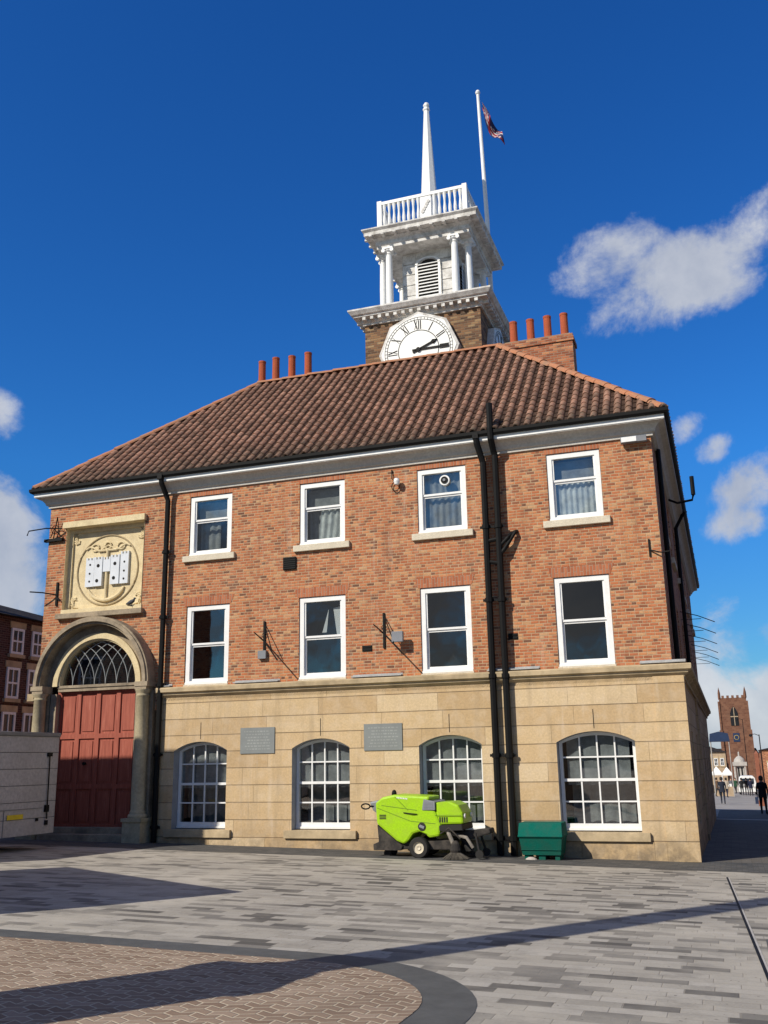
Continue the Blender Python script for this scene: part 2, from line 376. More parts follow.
        o.rotation_euler.z = rotz
        if bevel:
            b = o.modifiers.new('bevel', 'BEVEL'); b.width = bevel; b.segments = 2; b.limit_method = 'ANGLE'; b.angle_limit = R(40)
        return o

def tag(o, label=None, cat=None, group=None, kind=None):
    if label: o['label'] = label
    if cat: o['category'] = cat
    if group: o['group'] = group
    if kind: o['kind'] = kind
    return o
def thing(name, label, cat, loc=(0,0,0), rotz=0, group=None):
    o = bpy.data.objects.new(name, None); C.objects.link(o); o.location = loc; o.rotation_euler.z = rotz
    o.empty_display_size = 0.2
    return tag(o, label, cat, group)
def copy_tree(o, parent=None):
    c = o.copy(); C.objects.link(c)
    if parent: c.parent = parent
    for ch in [x for x in bpy.data.objects if x.parent == o]: copy_tree(ch, c)
    return c

def wall(mb, outer, holes, y, depth, mi=0, rmi=None, axis='y'):
    """flat wall in plane y (or x) with holes, reveals going inwards by depth"""
    rmi = mi if rmi is None else rmi
    loops = [outer]+holes; flat = [p for l in loops for p in l]
    P = (lambda a, b, t: (a, t, b)) if axis == 'y' else (lambda a, b, t: (t, a, b))
    for t in tessellate_polygon([[Vector((p[0], p[1], 0)) for p in l] for l in loops]):
        q = [P(*flat[i], y) for i in t]
        n = (Vector(q[1])-Vector(q[0])).cross(Vector(q[2])-Vector(q[0]))
        want = -1 if axis == 'y' else 1
        if (n.y if axis == 'y' else n.x)*want < 0: q.reverse()
        mb.face(q, mi)
    for h in holes:
        n = len(h)
        for i in range(n):
            a, b = h[i], h[(i+1) % n]
            mb.face([P(*a, y), P(*b, y), P(*b, y+depth), P(*a, y+depth)], rmi)
def rect(x0, x1, z0, z1): return [(x0,z0),(x1,z0),(x1,z1),(x0,z1)]
def seg_arch(x0, x1, z0, zs, za, n=12):
    w = (x1-x0)/2; h = za-zs; r = (w*w+h*h)/(2*h); cx = (x0+x1)/2; cz = za-r; a0 = math.asin(w/r)
    return [(x0,z0),(x1,z0)] + [(cx+r*math.sin(a), cz+r*math.cos(a)) for a in [a0-2*a0*i/n for i in range(n+1)]]
def semi(cx, cz, r, n=28, zb=None):
    pts = [(cx+r*math.cos(PI*i/n), cz+r*math.sin(PI*i/n)) for i in range(n+1)]
    if zb is not None: pts = [(cx-r, zb), (cx+r, zb)] + pts
    return pts

# ------------------------------------------------------------------ ground
def ground_sheet(name, xs, ys, mat, dz=0.0, label=None):
    mb = MB(mat)
    for i in range(len(xs)-1):
        for j in range(len(ys)-1):
            q = [(xs[i],ys[j]),(xs[i+1],ys[j]),(xs[i+1],ys[j+1]),(xs[i],ys[j+1])]
            mb.face([(x, y, G(x,y)+dz) for x, y in q], 0, [(x, y) for x, y in q])
    o = mb.build(name); o['kind'] = 'structure'; return o
ground_sheet('ground', [-3000,-400,-40,40,400,3000], [-3000,-400,-45,0,60,170,400,3000], 'paving')
def poly_sheet(name, poly, mat, dz):
    mb = MB(mat)
    for t in tessellate_polygon([[Vector((p[0], p[1], 0)) for p in poly]]):
        q = [poly[i] for i in t]
        if (q[1][0]-q[0][0])*(q[2][1]-q[0][1])-(q[1][1]-q[0][1])*(q[2][0]-q[0][0]) < 0: q.reverse()
        mb.face([(x, y, G(x,y)+dz) for x, y in q], 0, [(x, y) for x, y in q])
    o = mb.build(name); o['kind'] = 'structure'; return o
poly_sheet('pavement_band', [(-30,-1.9),(20,-1.9),(20,0.3),(-30,0.3)], 'band', 0.004)
poly_sheet('street', [(0.0,0.3),(12,0.3),(12,36),(-0.0,36)], 'street', 0.004)
poly_sheet('street_kerb', [(-0.1,22.4),(12,22.4),(12,23.1),(-0.1,23.1)], 'pale', 0.008)
poly_sheet('far_pavement', [(-8,36),(39,36),(39,169),(-8,169)], 'farpave', 0.004)
# rounded block-paved area with granite edging
def rr(x1, y1, r, n=14):
    return [(x1-r+r*math.cos(PI/2*i/n), y1-r+r*math.sin(PI/2*i/n)) for i in range(n+1)]
def area(off, r): return [(-30,-40),(-1.16-off,-40)] + rr(-1.16-off, -12.42-off, r) + [(-30,-12.42-off)]
outer = area(0, 2.0); inner = area(0.42, 1.58)
poly_sheet('paving_edging', outer, 'ring', 0.004)
poly_sheet('block_paving', inner, 'block', 0.008)
# joint line at edging and slot drain
mb = MB('black', 'pale')
L = [(0.53,-3.0),(0.94,-13.0),(1.11,-17)]
for (a, b) in zip(L, L[1:]):
    for off, w, mi, dz in ((0, 0.015, 0, 0.006), (0.027, 0.01, 1, 0.005)):
        mb.face([(a[0]-w+off, a[1], G(*a)+dz), (a[0]+w+off, a[1], G(*a)+dz), (b[0]+w+off, b[1], G(*b)+dz), (b[0]-w+off, b[1], G(*b)+dz)], mi)
o = mb.build('drain_channel'); o['kind'] = 'structure'
mb = MB('ring'); c = (1.28, -10.4)
q = [(c[0]+x, c[1]+y) for x, y in ((-.33,-.62),(.33,-.62),(.33,.5),(.22,.66),(-.22,.66),(-.33,.5))]
mb.face([(x, y, G(x,y)+0.006) for x, y in q])
mb2 = mb.build('manhole_cover'); tag(mb2, 'dark manhole cover set in the grey paving beside the slot drain', 'manhole cover')

# ------------------------------------------------------------------ town hall
TH = thing('town_hall', 'red brick Georgian town hall over a sandstone ground floor with a white clock tower', 'building')
WX = [(-12.255,-11.008), (-9.025,-7.794), (-5.841,-4.62), (-2.62,-1.39)]
GX = [(-12.45,-10.95), (-9.18,-7.686), (-5.964,-4.477), (-2.79,-1.102)]
UZ = (7.483, 9.109); LZ = (4.109, 6.128); GB, GS, GA = 0.6, 2.46, 2.68
XL, XR, YB = -16.81, -0.19, 24.0
# front brick wall
mb = MB('brick', 'white')
holes = []
for x0, x1 in WX:
    holes += [rect(x0-.012, x1+.012, UZ[0]-.01, UZ[1]+.012), rect(x0-.012, x1+.012, LZ[0]-.01, LZ[1]+.012)]
holes.append(rect(-16.2,-13.66, 6.25, 8.62))
pc = (-14.9, 4.22)
outer = [(XL,3.5),(pc[0]-1.42,3.5)] + [(pc[0]-1.42*math.cos(PI*i/28), pc[1]+1.42*math.sin(PI*i/28)) for i in range(29)] + [(pc[0]+1.42,3.5),(XR,3.5),(XR,9.5),(XL,9.5)]
wall(mb, outer, holes, 0.0, 0.24)
mb.build('brick_wall', TH)
# the left pier beside the portal below string course
mb = MB('brick')
mb.box(XL, -16.41, 0.0, 0.3, 0.0, 3.5, skip='tb')
mb.build('brick_wall', TH)
# side and rear walls (brick above, stone below), side windows
mb = MB('brick')
swins = [(y, y+1.15) for y in (2.2, 5.6, 9.0, 12.4, 15.8, 19.2, 22.0)]
hs = [rect(a, b, z0, z1) for a, b in swins for z0, z1 in (UZ, LZ)]
wall(mb, rect(0.0, YB, 3.5, 9.5), hs, XR, -0.15, axis='x')
mb.box(XL, XL+.25, 0.0, 8.66, 0, 9.5, skip='frktb')
mb.face([(XL,8.66,0),(-8.5,8.66,0),(-8.5,8.66,9.5),(XL,8.66,9.5)])
mb.face([(-8.5,8.66,0),(-8.5,YB,0),(-8.5,YB,9.5),(-8.5,8.66,9.5)])
mb.face([(-8.5,YB,-.8),(XR,YB,-.8),(XR,YB,9.5),(-8.5,YB,9.5)])
mb.build('side_wall', TH)
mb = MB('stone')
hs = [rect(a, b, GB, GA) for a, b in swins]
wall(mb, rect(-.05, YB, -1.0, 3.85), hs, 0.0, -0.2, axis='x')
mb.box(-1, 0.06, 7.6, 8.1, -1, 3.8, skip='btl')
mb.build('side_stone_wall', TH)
# stone ground floor front
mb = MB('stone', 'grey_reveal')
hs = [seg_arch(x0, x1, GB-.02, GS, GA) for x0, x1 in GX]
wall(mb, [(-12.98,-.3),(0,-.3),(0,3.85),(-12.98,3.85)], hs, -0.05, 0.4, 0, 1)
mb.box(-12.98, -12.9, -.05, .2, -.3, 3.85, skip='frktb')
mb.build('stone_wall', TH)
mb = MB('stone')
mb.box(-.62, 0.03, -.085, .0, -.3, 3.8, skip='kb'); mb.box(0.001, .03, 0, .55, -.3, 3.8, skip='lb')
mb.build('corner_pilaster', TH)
# plinth in pieces between pilaster and portal
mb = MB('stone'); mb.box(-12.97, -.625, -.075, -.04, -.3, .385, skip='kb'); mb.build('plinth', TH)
# voussoir joints and keystone joint over arched windows
for x0, x1 in GX:
    mb = MB('black', 'stone_trim'); cx = (x0+x1)/2
    mb.box(cx-.008, cx+.008, -.053, -.04, GA+.06, GA+.47)
    mb.build('keystone_joint', TH)
# string course
mb = MB('stone_trim', 'lead')
prof = [(-.02,3.72),(.05,3.72),(.05,3.80),(.09,3.83),(.13,3.86),(.13,3.9),(.2,3.93),(.21,4.02),(.2,4.045),(-.02,4.075)]
mb.sweep([(-12.99,0),(-.0,0),(0,YB)], prof)
mb.sweep([(XL,3),(XL,0),(-16.86,0)], prof)
mb.box(-17.02, XL+.001, -.15, .9, 3.86, 4.05, skip='r')
mb.build('string_course', TH)
for a, b in ((-12.95,-12.6),(-10.79,-9.54),(-7.6,-6.33),(-4.26,-3.06),(-.86,.1)):
    mb = MB('lead'); mb.box(a, b, -.14, -.004, 4.078, 4.105); mb.box(a, b, -.012, -.003, 4.105, 4.15); mb.build('lead_flashing', TH, bevel=.004)
# eaves cornice
foot = [(XL,8.66),(XL,0),(XR,0),(XR,YB),(-8.5,YB),(-8.5,8.66)]
mb = MB('soffit', 'white', 'black')
prof = [(-.02,9.27),(.05,9.27),(.05,9.33),(.1,9.35),(.13,9.42),(.2,9.5),(.27,9.53),(.33,9.54),(.33,9.56),(.345,9.56),(.345,9.665),(.0,9.665)]
mb.sweep(foot, prof, closed=True, mis=[0,0,0,0,0,0,0,0,0,1,0]); mb.build('eaves_cornice', TH)
mb = MB('black')
prof = [(.347,9.67),(.36,9.655),(.42,9.66),(.45,9.7),(.455,9.775),(.435,9.775),(.43,9.71),(.36,9.69)]
mb.sweep(foot, prof+[prof[0]], closed=True); mb.build('gutter', TH)

# roof
EZ, RZ, EO = 9.74, 14.05, 0.40
RY = 4.33
def tile_slope(name, o, ex, ey, L, S, clips, parent, du=0.262, dv=0.3, nseg=10):
    """o eave start, ex unit along eave, ey unit up the slope"""
    o, ex, ey = Vector(o), Vector(ex).normalized(), Vector(ey).normalized(); nz = ex.cross(ey)
    if nz.z < 0: nz = -nz
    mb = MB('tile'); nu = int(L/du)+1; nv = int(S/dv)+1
    def h(k):      # S profile of a pantile
        f = k/nseg
        return 0.082*max(0.0, math.sin(PI*min(1.0, f/.66)))**.6-.004
    for j in range(nv):
        for i in range(nu):
            jx = random.uniform(-.006,.006); jh = random.uniform(-.005,.007); js = random.uniform(-.012,.012)
            for k in range(nseg):
                u0, u1 = (i+k/nseg)*du, (i+(k+1)/nseg)*du; v0, v1 = j*dv+js, (j+1)*dv+.03
                a = o+ex*(u0+jx)+ey*v0+nz*(h(k)+.03+jh); b = o+ex*(u1+jx)+ey*v0+nz*(h(k+1)+.03+jh)
                c = o+ex*(u1+jx)+ey*v1+nz*(h(k+1)+.004); d = o+ex*(u0+jx)+ey*v1+nz*(h(k)+.004)
                uv = [(u0+.001,j*dv+.01),(u1-.001,j*dv+.01),(u1-.001,(j+1)*dv-.01),(u0+.001,(j+1)*dv-.01)]
                mb.face([a,b,c,d], 0, uv, True)
                a2, b2 = a-nz*.035, b-nz*.035
                mb.face([a2,b2,b,a], 0, [uv[0],uv[1],uv[1],uv[0]])
    ob = mb.build(name, parent); me = ob.data
    for q in me.vertices:      # the old roof sags a little between its timbers
        q.co.z += .022*math.sin(q.co.x*1.1+q.co.y*.7)+.014*math.sin(q.co.x*2.9+1.3)*math.cos(q.co.y*1.7)
    bm = bmesh.new(); bm.from_mesh(me)
    for co, no in clips:
        bmesh.ops.bisect_plane(bm, geom=bm.verts[:]+bm.edges[:]+bm.faces[:], plane_co=co, plane_no=no, clear_outer=True)
    bm.to_mesh(me); bm.free(); return ob
x0, x1 = XL-EO, XR+EO; y0, y1 = -EO, YB+EO
run = RY+EO; sl = math.hypot(run, RZ-EZ); upy = Vector((0, run, RZ-EZ)).normalized()
# front slope
tile_slope('roof_slope', (x0,y0,EZ), (1,0,0), upy, x1-x0, sl, [((x0,y0,0),(-1,1,0)),((x1,y0,0),(1,1,0)),((0,RY,0),(0,1,0))], TH)
# right slope
upx = Vector((-run, 0, RZ-EZ)).normalized()
tile_slope('roof_slope', (x1,y0,EZ), (0,1,0), upx, y1-y0, sl, [((x1,y0,0),(-1,-1,0)),((x1,y1,0),(-1,1,0)),((x1-run,0,0),(-1,0,0))], TH, nseg=4)
# left slope of front range
tile_slope('roof_slope', (x0,y0,EZ), (0,1,0), Vector((run,0,RZ-EZ)).normalized(), 8.66+2*EO, sl,
           [((x0,y0,0),(1,-1,0)),((x0,8.66+EO,0),(1,1,0))], TH, nseg=4)
def slope_pt(d): return EZ+d*(RZ-EZ)/run
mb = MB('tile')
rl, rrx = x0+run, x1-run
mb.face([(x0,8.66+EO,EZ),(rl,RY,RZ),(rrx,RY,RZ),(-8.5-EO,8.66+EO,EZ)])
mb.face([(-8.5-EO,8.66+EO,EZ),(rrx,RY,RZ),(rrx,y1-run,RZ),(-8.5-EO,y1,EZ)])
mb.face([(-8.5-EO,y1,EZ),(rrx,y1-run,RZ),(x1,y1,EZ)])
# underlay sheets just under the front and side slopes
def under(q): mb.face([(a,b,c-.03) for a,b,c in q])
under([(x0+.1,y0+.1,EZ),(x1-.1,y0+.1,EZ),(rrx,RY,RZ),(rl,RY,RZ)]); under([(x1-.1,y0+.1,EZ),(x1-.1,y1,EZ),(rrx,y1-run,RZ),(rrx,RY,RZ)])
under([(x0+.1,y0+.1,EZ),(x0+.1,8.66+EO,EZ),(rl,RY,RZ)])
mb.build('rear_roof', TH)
def ridge(p, q, name='ridge_tiles'):
    p, q = Vector(p), Vector(q); L = (q-p).length; n = max(1, int(L/.42)); d = (q-p)/n
    mb = MB('hiptile'); side = d.cross(Vector((0,0,1))).normalized(); up = side.cross(d).normalized()
    if up.z < 0: up = -up
    for i in range(n):
        a = p+d*i; b = p+d*(i+1.08); ra, rb = .15+random.uniform(-.004,.006), .13
        off = up*random.uniform(-.01,.01)
        m = 7
        for k in range(m):
            t0, t1 = PI*k/m, PI*(k+1)/m
            f = lambda c, r, t: c+side*r*math.cos(t)+up*(r*.75*math.sin(t)+.0)+off
            mb.face([f(a,ra,t0), f(a,ra,t1), f(b,rb,t1), f(b,rb,t0)], smooth=True)
        mb.face([a+side*ra*math.cos(PI*k/m)+up*ra*.75*math.sin(PI*k/m)+off for k in range(m+1)])
    return mb.build(name, TH)
z_ = .03
ridge((x0+.05,y0+.05,EZ+.05), (rl,RY,RZ+z_)); ridge((rl,RY,RZ+z_), (rrx,RY,RZ+z_)); ridge((x1-.05,y0+.05,EZ+.05), (rrx,RY,RZ+z_))
ridge((rrx,RY,RZ+z_), (rrx,y1-run,RZ+z_))

# chimneys
def chimney(x0, x1, y0, y1, zb, zt, pots, r, ph):
    mb = MB('brick_chimney', 'stone_portal')
    mb.box(x0, x1, y0, y1, zb, zt-.22, skip='bt')
    mb.box(x0-.04, x1+.04, y0-.04, y1+.04, zt-.22, zt-.08); mb.box(x0-.015, x1+.015, y0-.015, y1+.015, zt-.08, zt, skip='b')
    mb.box(x0+.06, x1-.06, y0+.06, y1-.06, zt, zt+.05, mi=1, skip='b')
    o = mb.build('chimney', TH)
    for i, px in enumerate(pots):
        p = MB('terracotta', 'dark'); cy = (y0+y1)/2; h = ph+random.uniform(-.04,.04)
        p.lathe(px, cy, [(r*1.1,zt+.04),(r*1.08,zt+.1),(r,zt+.15),(r*.96,zt+h-.07),(r*1.03,zt+h-.06),(r*1.03,zt+h),(r*.8,zt+h)], 14)
        p.lathe(px, cy, [(r*.8,zt+h),(r*.78,zt+h-.3),(0,zt+h-.3)], 14, 1)
        p.build('chimney_pot', o)
chimney(-4.44, -2.35, 4.6, 5.25, 11.4, 14.27, [-4.14,-3.62,-3.1,-2.6], .12, .80)
chimney(-13.35, -10.85, 5.3, 5.95, 12.2, 14.5, [-13.02,-12.5,-11.9,-11.3], .125, 1.02)

# sash windows
def sash(kind):
    w = 1.235; h = (UZ[1]-UZ[0]) if kind == 'u' else (LZ[1]-LZ[0])
    fr = .115; mr_ = h*(.585 if kind == 'u' else .50)
    mb = MB('white')
    mb.box(-w/2, -w/2+fr, .03, .16, 0, h); mb.box(w/2-fr, w/2, .03, .16, 0, h)
    mb.box(-w/2+fr, w/2-fr, .03, .16, h-fr, h); mb.box(-w/2+fr, w/2-fr, .03, .16, 0, .09)
    mb.box(-w/2-.0, w/2+.0, .0, .03, 0, .05)
    i = w/2-fr
    mb.box(-i, i, .07, .11, mr_, mr_+.05); mb.box(-i, -i+.04, .06, .10, mr_+.05, h-fr); mb.box(i-.04, i, .06, .10, mr_+.05, h-fr)
    mb.box(-i, -i+.045, .1, .14, .09, mr_); mb.box(i-.045, i, .1, .14, .09, mr_); mb.box(-i+.045, i-.045, .1, .14, .09, .15)
    mb.box(-i+.045, i-.045, .102, .138, mr_-.045, mr_)
    o = mb.build('sash_window', TH)
    g = MB('glass'); g.face([(-i,.09,mr_+.03),(i,.09,mr_+.03),(i,.09,h-fr),(-i,.09,h-fr)])
    g.face([(-i,.125,.1),(i,.125,.1),(i,.125,mr_),(-i,.125,mr_)]); g.build('glass_pane', o)
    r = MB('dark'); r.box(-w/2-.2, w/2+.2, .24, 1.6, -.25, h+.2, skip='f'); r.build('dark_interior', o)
    if kind == 'u':
        s = MB('stone_sill'); s.box(-w/2-.15, w/2+.15, -.09, .14, -.165, -.005); s.build('window_sill', o, bevel=.008)
    else:
        s = MB('stone_sill'); s.box(-w/2-.02, w/2+.02, -.02, .14, -.04, -.004); s.build('window_sill', o)
    return o
def folds(x0, x1, z0, z1, y, mat, amp=.03, wl=.14, slant=0.0):
    mb = MB(mat); n = max(8, int((x1-x0)/wl*8))
    for k in range(n):
        a, b = x0+(x1-x0)*k/n, x0+(x1-x0)*(k+1)/n
        ya, yb = y+amp*math.sin(2*PI*(a-x0)/wl), y+amp*math.sin(2*PI*(b-x0)/wl)
        mb.face([(a-slant,ya,z0),(b-slant,yb,z0),(b,yb,z1),(a,ya,z1)], smooth=True)
    return mb
protoU, protoL = sash('u'), sash('l')
ulab = ['upper sash window with half drawn grey blind', 'upper sash window with pale curtain pulled aside', 'upper sash window with round extractor fan in its top pane', 'upper sash window with net curtain in lower pane']
llab = ['dark lower sash window beside the portal downpipe', 'lower sash window with a white drape tied back', 'lower sash window nearest the pair of downpipes', 'lower sash window nearest the right corner']
for k, (a, b) in enumerate(WX):
    o = protoU if k == 0 else copy_tree(protoU, TH); o.location = ((a+b)/2, 0, UZ[0]); o['label'] = ulab[k]
    z = UZ[1]-UZ[0]
    if k == 0:
        folds(-.5,.5,.95,z-.12,.3,'curtain_dim',.004,.3).build('blind', o); folds(-.5,.1,.1,.95,.4,'curtain_dim',.02,.2).build('curtain', o)
    if k == 1:
        folds(-.1,.5,.1,.95,.2,'curtain',.03,.17,.08).build('curtain', o); folds(-.5,.5,.95,z-.1,.4,'curtain_dim',.01,.2).build('curtain', o)
    if k == 2:
        folds(-.5,.5,.1,z-.1,.25,'curtain_dim',.02,.16).build('curtain', o)
        f = MB('machine_grey','black','white'); f.disc((.08,.05,z-.32), .13, (0,1,0), .07, 20, 2); f.disc((.08,.015,z-.32), .09, (0,1,0), .04, 20, 1)
        f.disc((.08,-.01,z-.32), .035, (0,1,0), .03, 12, 0); f.build('extractor_fan', o)
    if k == 3:
        folds(-.5,.5,.1,.98,.22,'curtain',.02,.13).build('curtain', o)
    o = protoL if k == 0 else copy_tree(protoL, TH); o.location = ((a+b)/2, 0, LZ[0]); o['label'] = llab[k]
    if k == 1:
        h = LZ[1]-LZ[0]
        m2 = MB('white'); m2.face([(-.1,.25,1.15),(0.02,.25,1.15),(.08,.25,1.75)]); m2.face([(.3,.25,1.05),(.5,.25,1.05),(.5,.25,1.8),(.2,.25,1.75)]); m2.build('curtain', o)
    if k == 2:
        m2 = MB('black'); m2.face([(-.1,.2,.15),(.3,.2,.15),(.1,.2,.45)]); m2.build('window_ornament', o)
    # gauged flat arches
    for zt in (LZ[1],) :
        m2 = MB('brick_soldier'); m2.prism([(a-.05,zt+.015),(b+.05,zt+.015),(b+.14,zt+.25),(a-.14,zt+.25)], -.006, .02); m2.build('flat_arch', TH)
    m2 = MB('brick_soldier'); m2.prism([(a-.03,UZ[1]+.015),(b+.03,UZ[1]+.015),(b+.05,UZ[1]+.14),(a-.05,UZ[1]+.14)], -.004, .02); m2.build('flat_arch', TH)

# arched ground floor windows
def arched(w):
    h0, hs, ha = 0.0, GS-GB, GA-GB; W = w/2-.01
    mb = MB('white')
    out = seg_arch(-W, W, 0, hs, ha-.01, 12); inn = seg_arch(-W+.07, W-.07, .14, hs-.02, ha-.08, 12)
    loops = [out, inn]; flat = out+inn
    for t in tessellate_polygon([[Vector((p[0],p[1],0)) for p in l] for l in loops]):
        q = [(flat[i][0], .2, flat[i][1]) for i in t]
        n = (Vector(q[1])-Vector(q[0])).cross(Vector(q[2])-Vector(q[0]))
        if n.y > 0: q.reverse()
        mb.face(q)
    for l in (out, inn):
        for i in range(len(l)):
            a, b = l[i], l[(i+1) % len(l)]; mb.face([(a[0],.2,a[1]),(b[0],.2,b[1]),(b[0],.3,b[1]),(a[0],.3,a[1])])
    I = W-.07
    hh = (ha-.08)-(hs-.02); r = (I*I+hh*hh)/(2*hh)
    zt = lambda x: ha-.08-r+math.sqrt(r*r-x*x)
    for k in (1,2,3):
        x = -I+2*I*k/4; mb.box(x-.016, x+.016, .215, .255, .14, zt(x)+.01)
    zs_ = [.14+(ha-.22)*f for f in (.245,.49,.75)]
    for i, z in enumerate(zs_):
        t = .03 if i == 1 else .016
        mb.box(-I, I, .205 if i == 1 else .217, .258, z-t, z+t)
    mb.box(-W, W, .17, .2, 0, .05)
    o = mb.build('arched_sash_window', TH)
    g = MB('glass'); p = seg_arch(-I, I, .14, hs-.02, ha-.08, 12)
    g.face([(a,.24,b) for a, b in p]); g.build('glass_pane', o)
    s = MB('stone_trim'); s.box(-w/2-.17, w/2+.17, -.14, .2, -.2, -.02); s.build('window_sill', o, bevel=.008)
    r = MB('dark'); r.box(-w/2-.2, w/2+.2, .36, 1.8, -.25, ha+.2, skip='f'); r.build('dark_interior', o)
    return o
gl = ['arched ground floor window beside the portal', 'arched ground floor window between the two plaques', 'arched ground floor window behind the green sweeper', 'wide arched ground floor window right of the grit bin']
for k, (a, b) in enumerate(GX):
    if k == 1: wproto = o
    o = arched(b-a); o.location = ((a+b)/2, 0, GB); o['label'] = gl[k]
    folds(-.68,.68,.95,2.0,.29,'curtain_dim',.008,.3).build('blind', o); folds(-.68,.68,.1,.95,.8,'curtain_dim',.02,.3).build('back_blind', o)
# side windows
for a, b in swins:
    for z0, z1 in (UZ, LZ):
        m2 = MB('white'); yy = XR-.1
        for q in ((a,a+.09,z0,z1),(b-.09,b,z0,z1),(a+.09,b-.09,z0,z0+.09),(a+.09,b-.09,z1-.09,z1),(a+.09,b-.09,(z0+z1)/2-.03,(z0+z1)/2+.03)):
            m2.box(yy-.05, yy, *q)
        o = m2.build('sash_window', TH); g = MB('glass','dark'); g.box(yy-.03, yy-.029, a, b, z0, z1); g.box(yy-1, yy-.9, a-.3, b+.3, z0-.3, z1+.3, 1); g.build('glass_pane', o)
        if z0 == UZ[0]:
            s = MB('stone_sill'); s.box(XR-.1, XR+.09, a-.12, b+.12, z0-.165, z0-.004); s.build('window_sill', o)
    m2 = MB('white','glass','dark'); yy = -.15
    for q in ((a,a+.09,GB,GA),(b-.09,b,GB,GA),(a+.09,b-.09,GB,GB+.09),(a+.09,b-.09,GA-.09,GA),(a+.09,b-.09,1.6,1.66)): m2.box(yy-.05, yy, *q)
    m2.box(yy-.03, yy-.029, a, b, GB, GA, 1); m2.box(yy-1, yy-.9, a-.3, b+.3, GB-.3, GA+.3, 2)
    m2.build('ground_window', TH)

# ---- portal
cx, cz = pc
def archring(mb, r0, r1, ya, yb, mi=0, n=36, a0=0.0, a1=PI):
    for i in range(n):
        t0, t1 = a0+(a1-a0)*i/n, a0+(a1-a0)*(i+1)/n
        P = lambda r, t, y: (cx+r*math.cos(t), y, cz+r*math.sin(t))
        mb.face([P(r0,t0,ya),P(r1,t0,ya),P(r1,t1,ya),P(r0,t1,ya)], mi)
        mb.face([P(r1,t0,ya),P(r1,t0,yb),P(r1,t1,yb),P(r1,t1,ya)], mi, smooth=True)
        mb.face([P(r0,t0,yb),P(r0,t0,ya),P(r0,t1,ya),P(r0,t1,yb)], mi, smooth=True)
mb = MB('stone_portal')
archring(mb, 1.59, 1.65, -.34, 0); archring(mb, 1.65, 1.74, -.42, 0); archring(mb, 1.74, 1.79, -.37, .02)
archring(mb, 1.37, 1.60, -.015, .1)
for s in (-1, 1):      # soffit ends sit on the imposts
    mb.box(cx+s*1.62-.19, cx+s*1.62+.19, -.42, 0, cz-.12, cz-.002); mb.box(cx+s*1.6-.17, cx+s*1.6+.17, -.4, 0, cz-.2, cz-.12)
mb.build('portal_arch', TH)
mb = MB('cream')
archring(mb, 1.23, 1.38, -.08, .2); archring(mb, 1.19, 1.23, -.03, .2)
mb.build('portal_inner_arch', TH)
for s in (-1, 1):
    mb = MB('stone_portal')
    xa = cx+s*1.24; xb = cx+s*1.42
    mb.box(min(xa,xb), max(xa,xb), -.05, .2, .4, cz-.2, skip='b')
    mb.box(*( (cx+1.46, cx+1.8) if s > 0 else (cx-1.8, cx-1.46)), -.1, .1, -.2, cz-.2, skip='b')
    mb.build('portal_pier', TH)
for s in (-1, 1):
    c = MB('stone_column'); x = cx+s*1.6; y = -.26
    zb = G(x,-.4)
    c.box(x-.26, x+.26, y-.26, y+.26, zb-.1, .78, skip='b'); c.box(x-.29, x+.29, y-.29, y+.29, .78, .86)
    c.lathe(x, y, [(.23,.86),(.245,.9),(.23,.95),(.19,.97),(.205,1.0),(.18,1.03),(.172,1.06),(.172,2.4),(.155,3.85),(.18,3.87),(.155,3.89),(.155,3.93),(.2,3.99),(.2,cz-.2)], 22)
    c.build('portal_column', TH, merge=True)
# door leaf
mb = MB('door', 'black')
dx0, dx1, dz0, dz1 = cx-1.24, cx+1.24, .62, cz-.14
mb.box(dx0, dx1, .14, .18, dz0, dz1)
bars = [dx0+(dx1-dx0)*k/4 for k in range(5)]
rows = [dz0, dz0+1.0, dz0+2.28, dz1]
for x in bars: mb.box(x-.065, x+.065, .1, .14, dz0, dz1)
for z in rows:
    for k in range(4): mb.box(bars[k]+.065, bars[k+1]-.065, .1, .14, z-.06, z+.06)
for k in range(4):
    for z0, z1 in zip(rows, rows[1:]):
        mb.box(bars[k]+.13, bars[k+1]-.13, .12, .14, z0+.13, z1-.13)
door = mb.build('door', TH)
m2 = MB('black'); m2.disc((cx-.32,.09,2.2), .035, (0,1,0), .06, 12); m2.disc((cx-.32,.06,2.2), .045, (0,1,0), .03, 12); m2.build('door_handle', door)
mb = MB('stone_portal'); mb.box(cx-1.24, cx+1.24, .0, .2, cz-.14, cz-.05); mb.box(cx-1.24, cx+1.24, -.03, .2, cz-.05, cz+.02); mb.build('transom', TH)
# fanlight
fz = cz+.02; fr = 1.21
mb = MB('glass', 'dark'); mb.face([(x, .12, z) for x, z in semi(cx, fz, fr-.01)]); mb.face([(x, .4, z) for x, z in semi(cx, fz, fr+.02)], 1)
fan = mb.build('fanlight', TH)
mb = MB('curtain_dim')
N = 7; sp = 2*fr/N
def inside(x, z): return (x-cx)**2+(z-fz)**2 < (fr-.005)**2
for i in range(N+1):
    xi = cx-fr+i*sp
    for s in (-1, 1):
        ra = sp*3.4; c0 = xi+s*ra; pts = []
        for k in range(40):
            a = k*R(2.6); x = c0-s*ra*math.cos(a); z = fz+ra*math.sin(a)
            if not inside(x, z): 
                if pts: break
                else: continue
            pts.append((x, .1, z))
        if len(pts) > 1: mb.tube(pts, .011, 5)
mb.build('tracery', fan)
mb = MB('stone_portal')   # steps
g0 = G(cx,-.4)
mb.box(cx-1.23, cx+1.23, -.1, .3, g0-.2, .62); mb.box(cx-1.3, cx+1.3, -.42, -.1, g0-.2, .47); 
mb.build('doorstep', TH, bevel=.01)

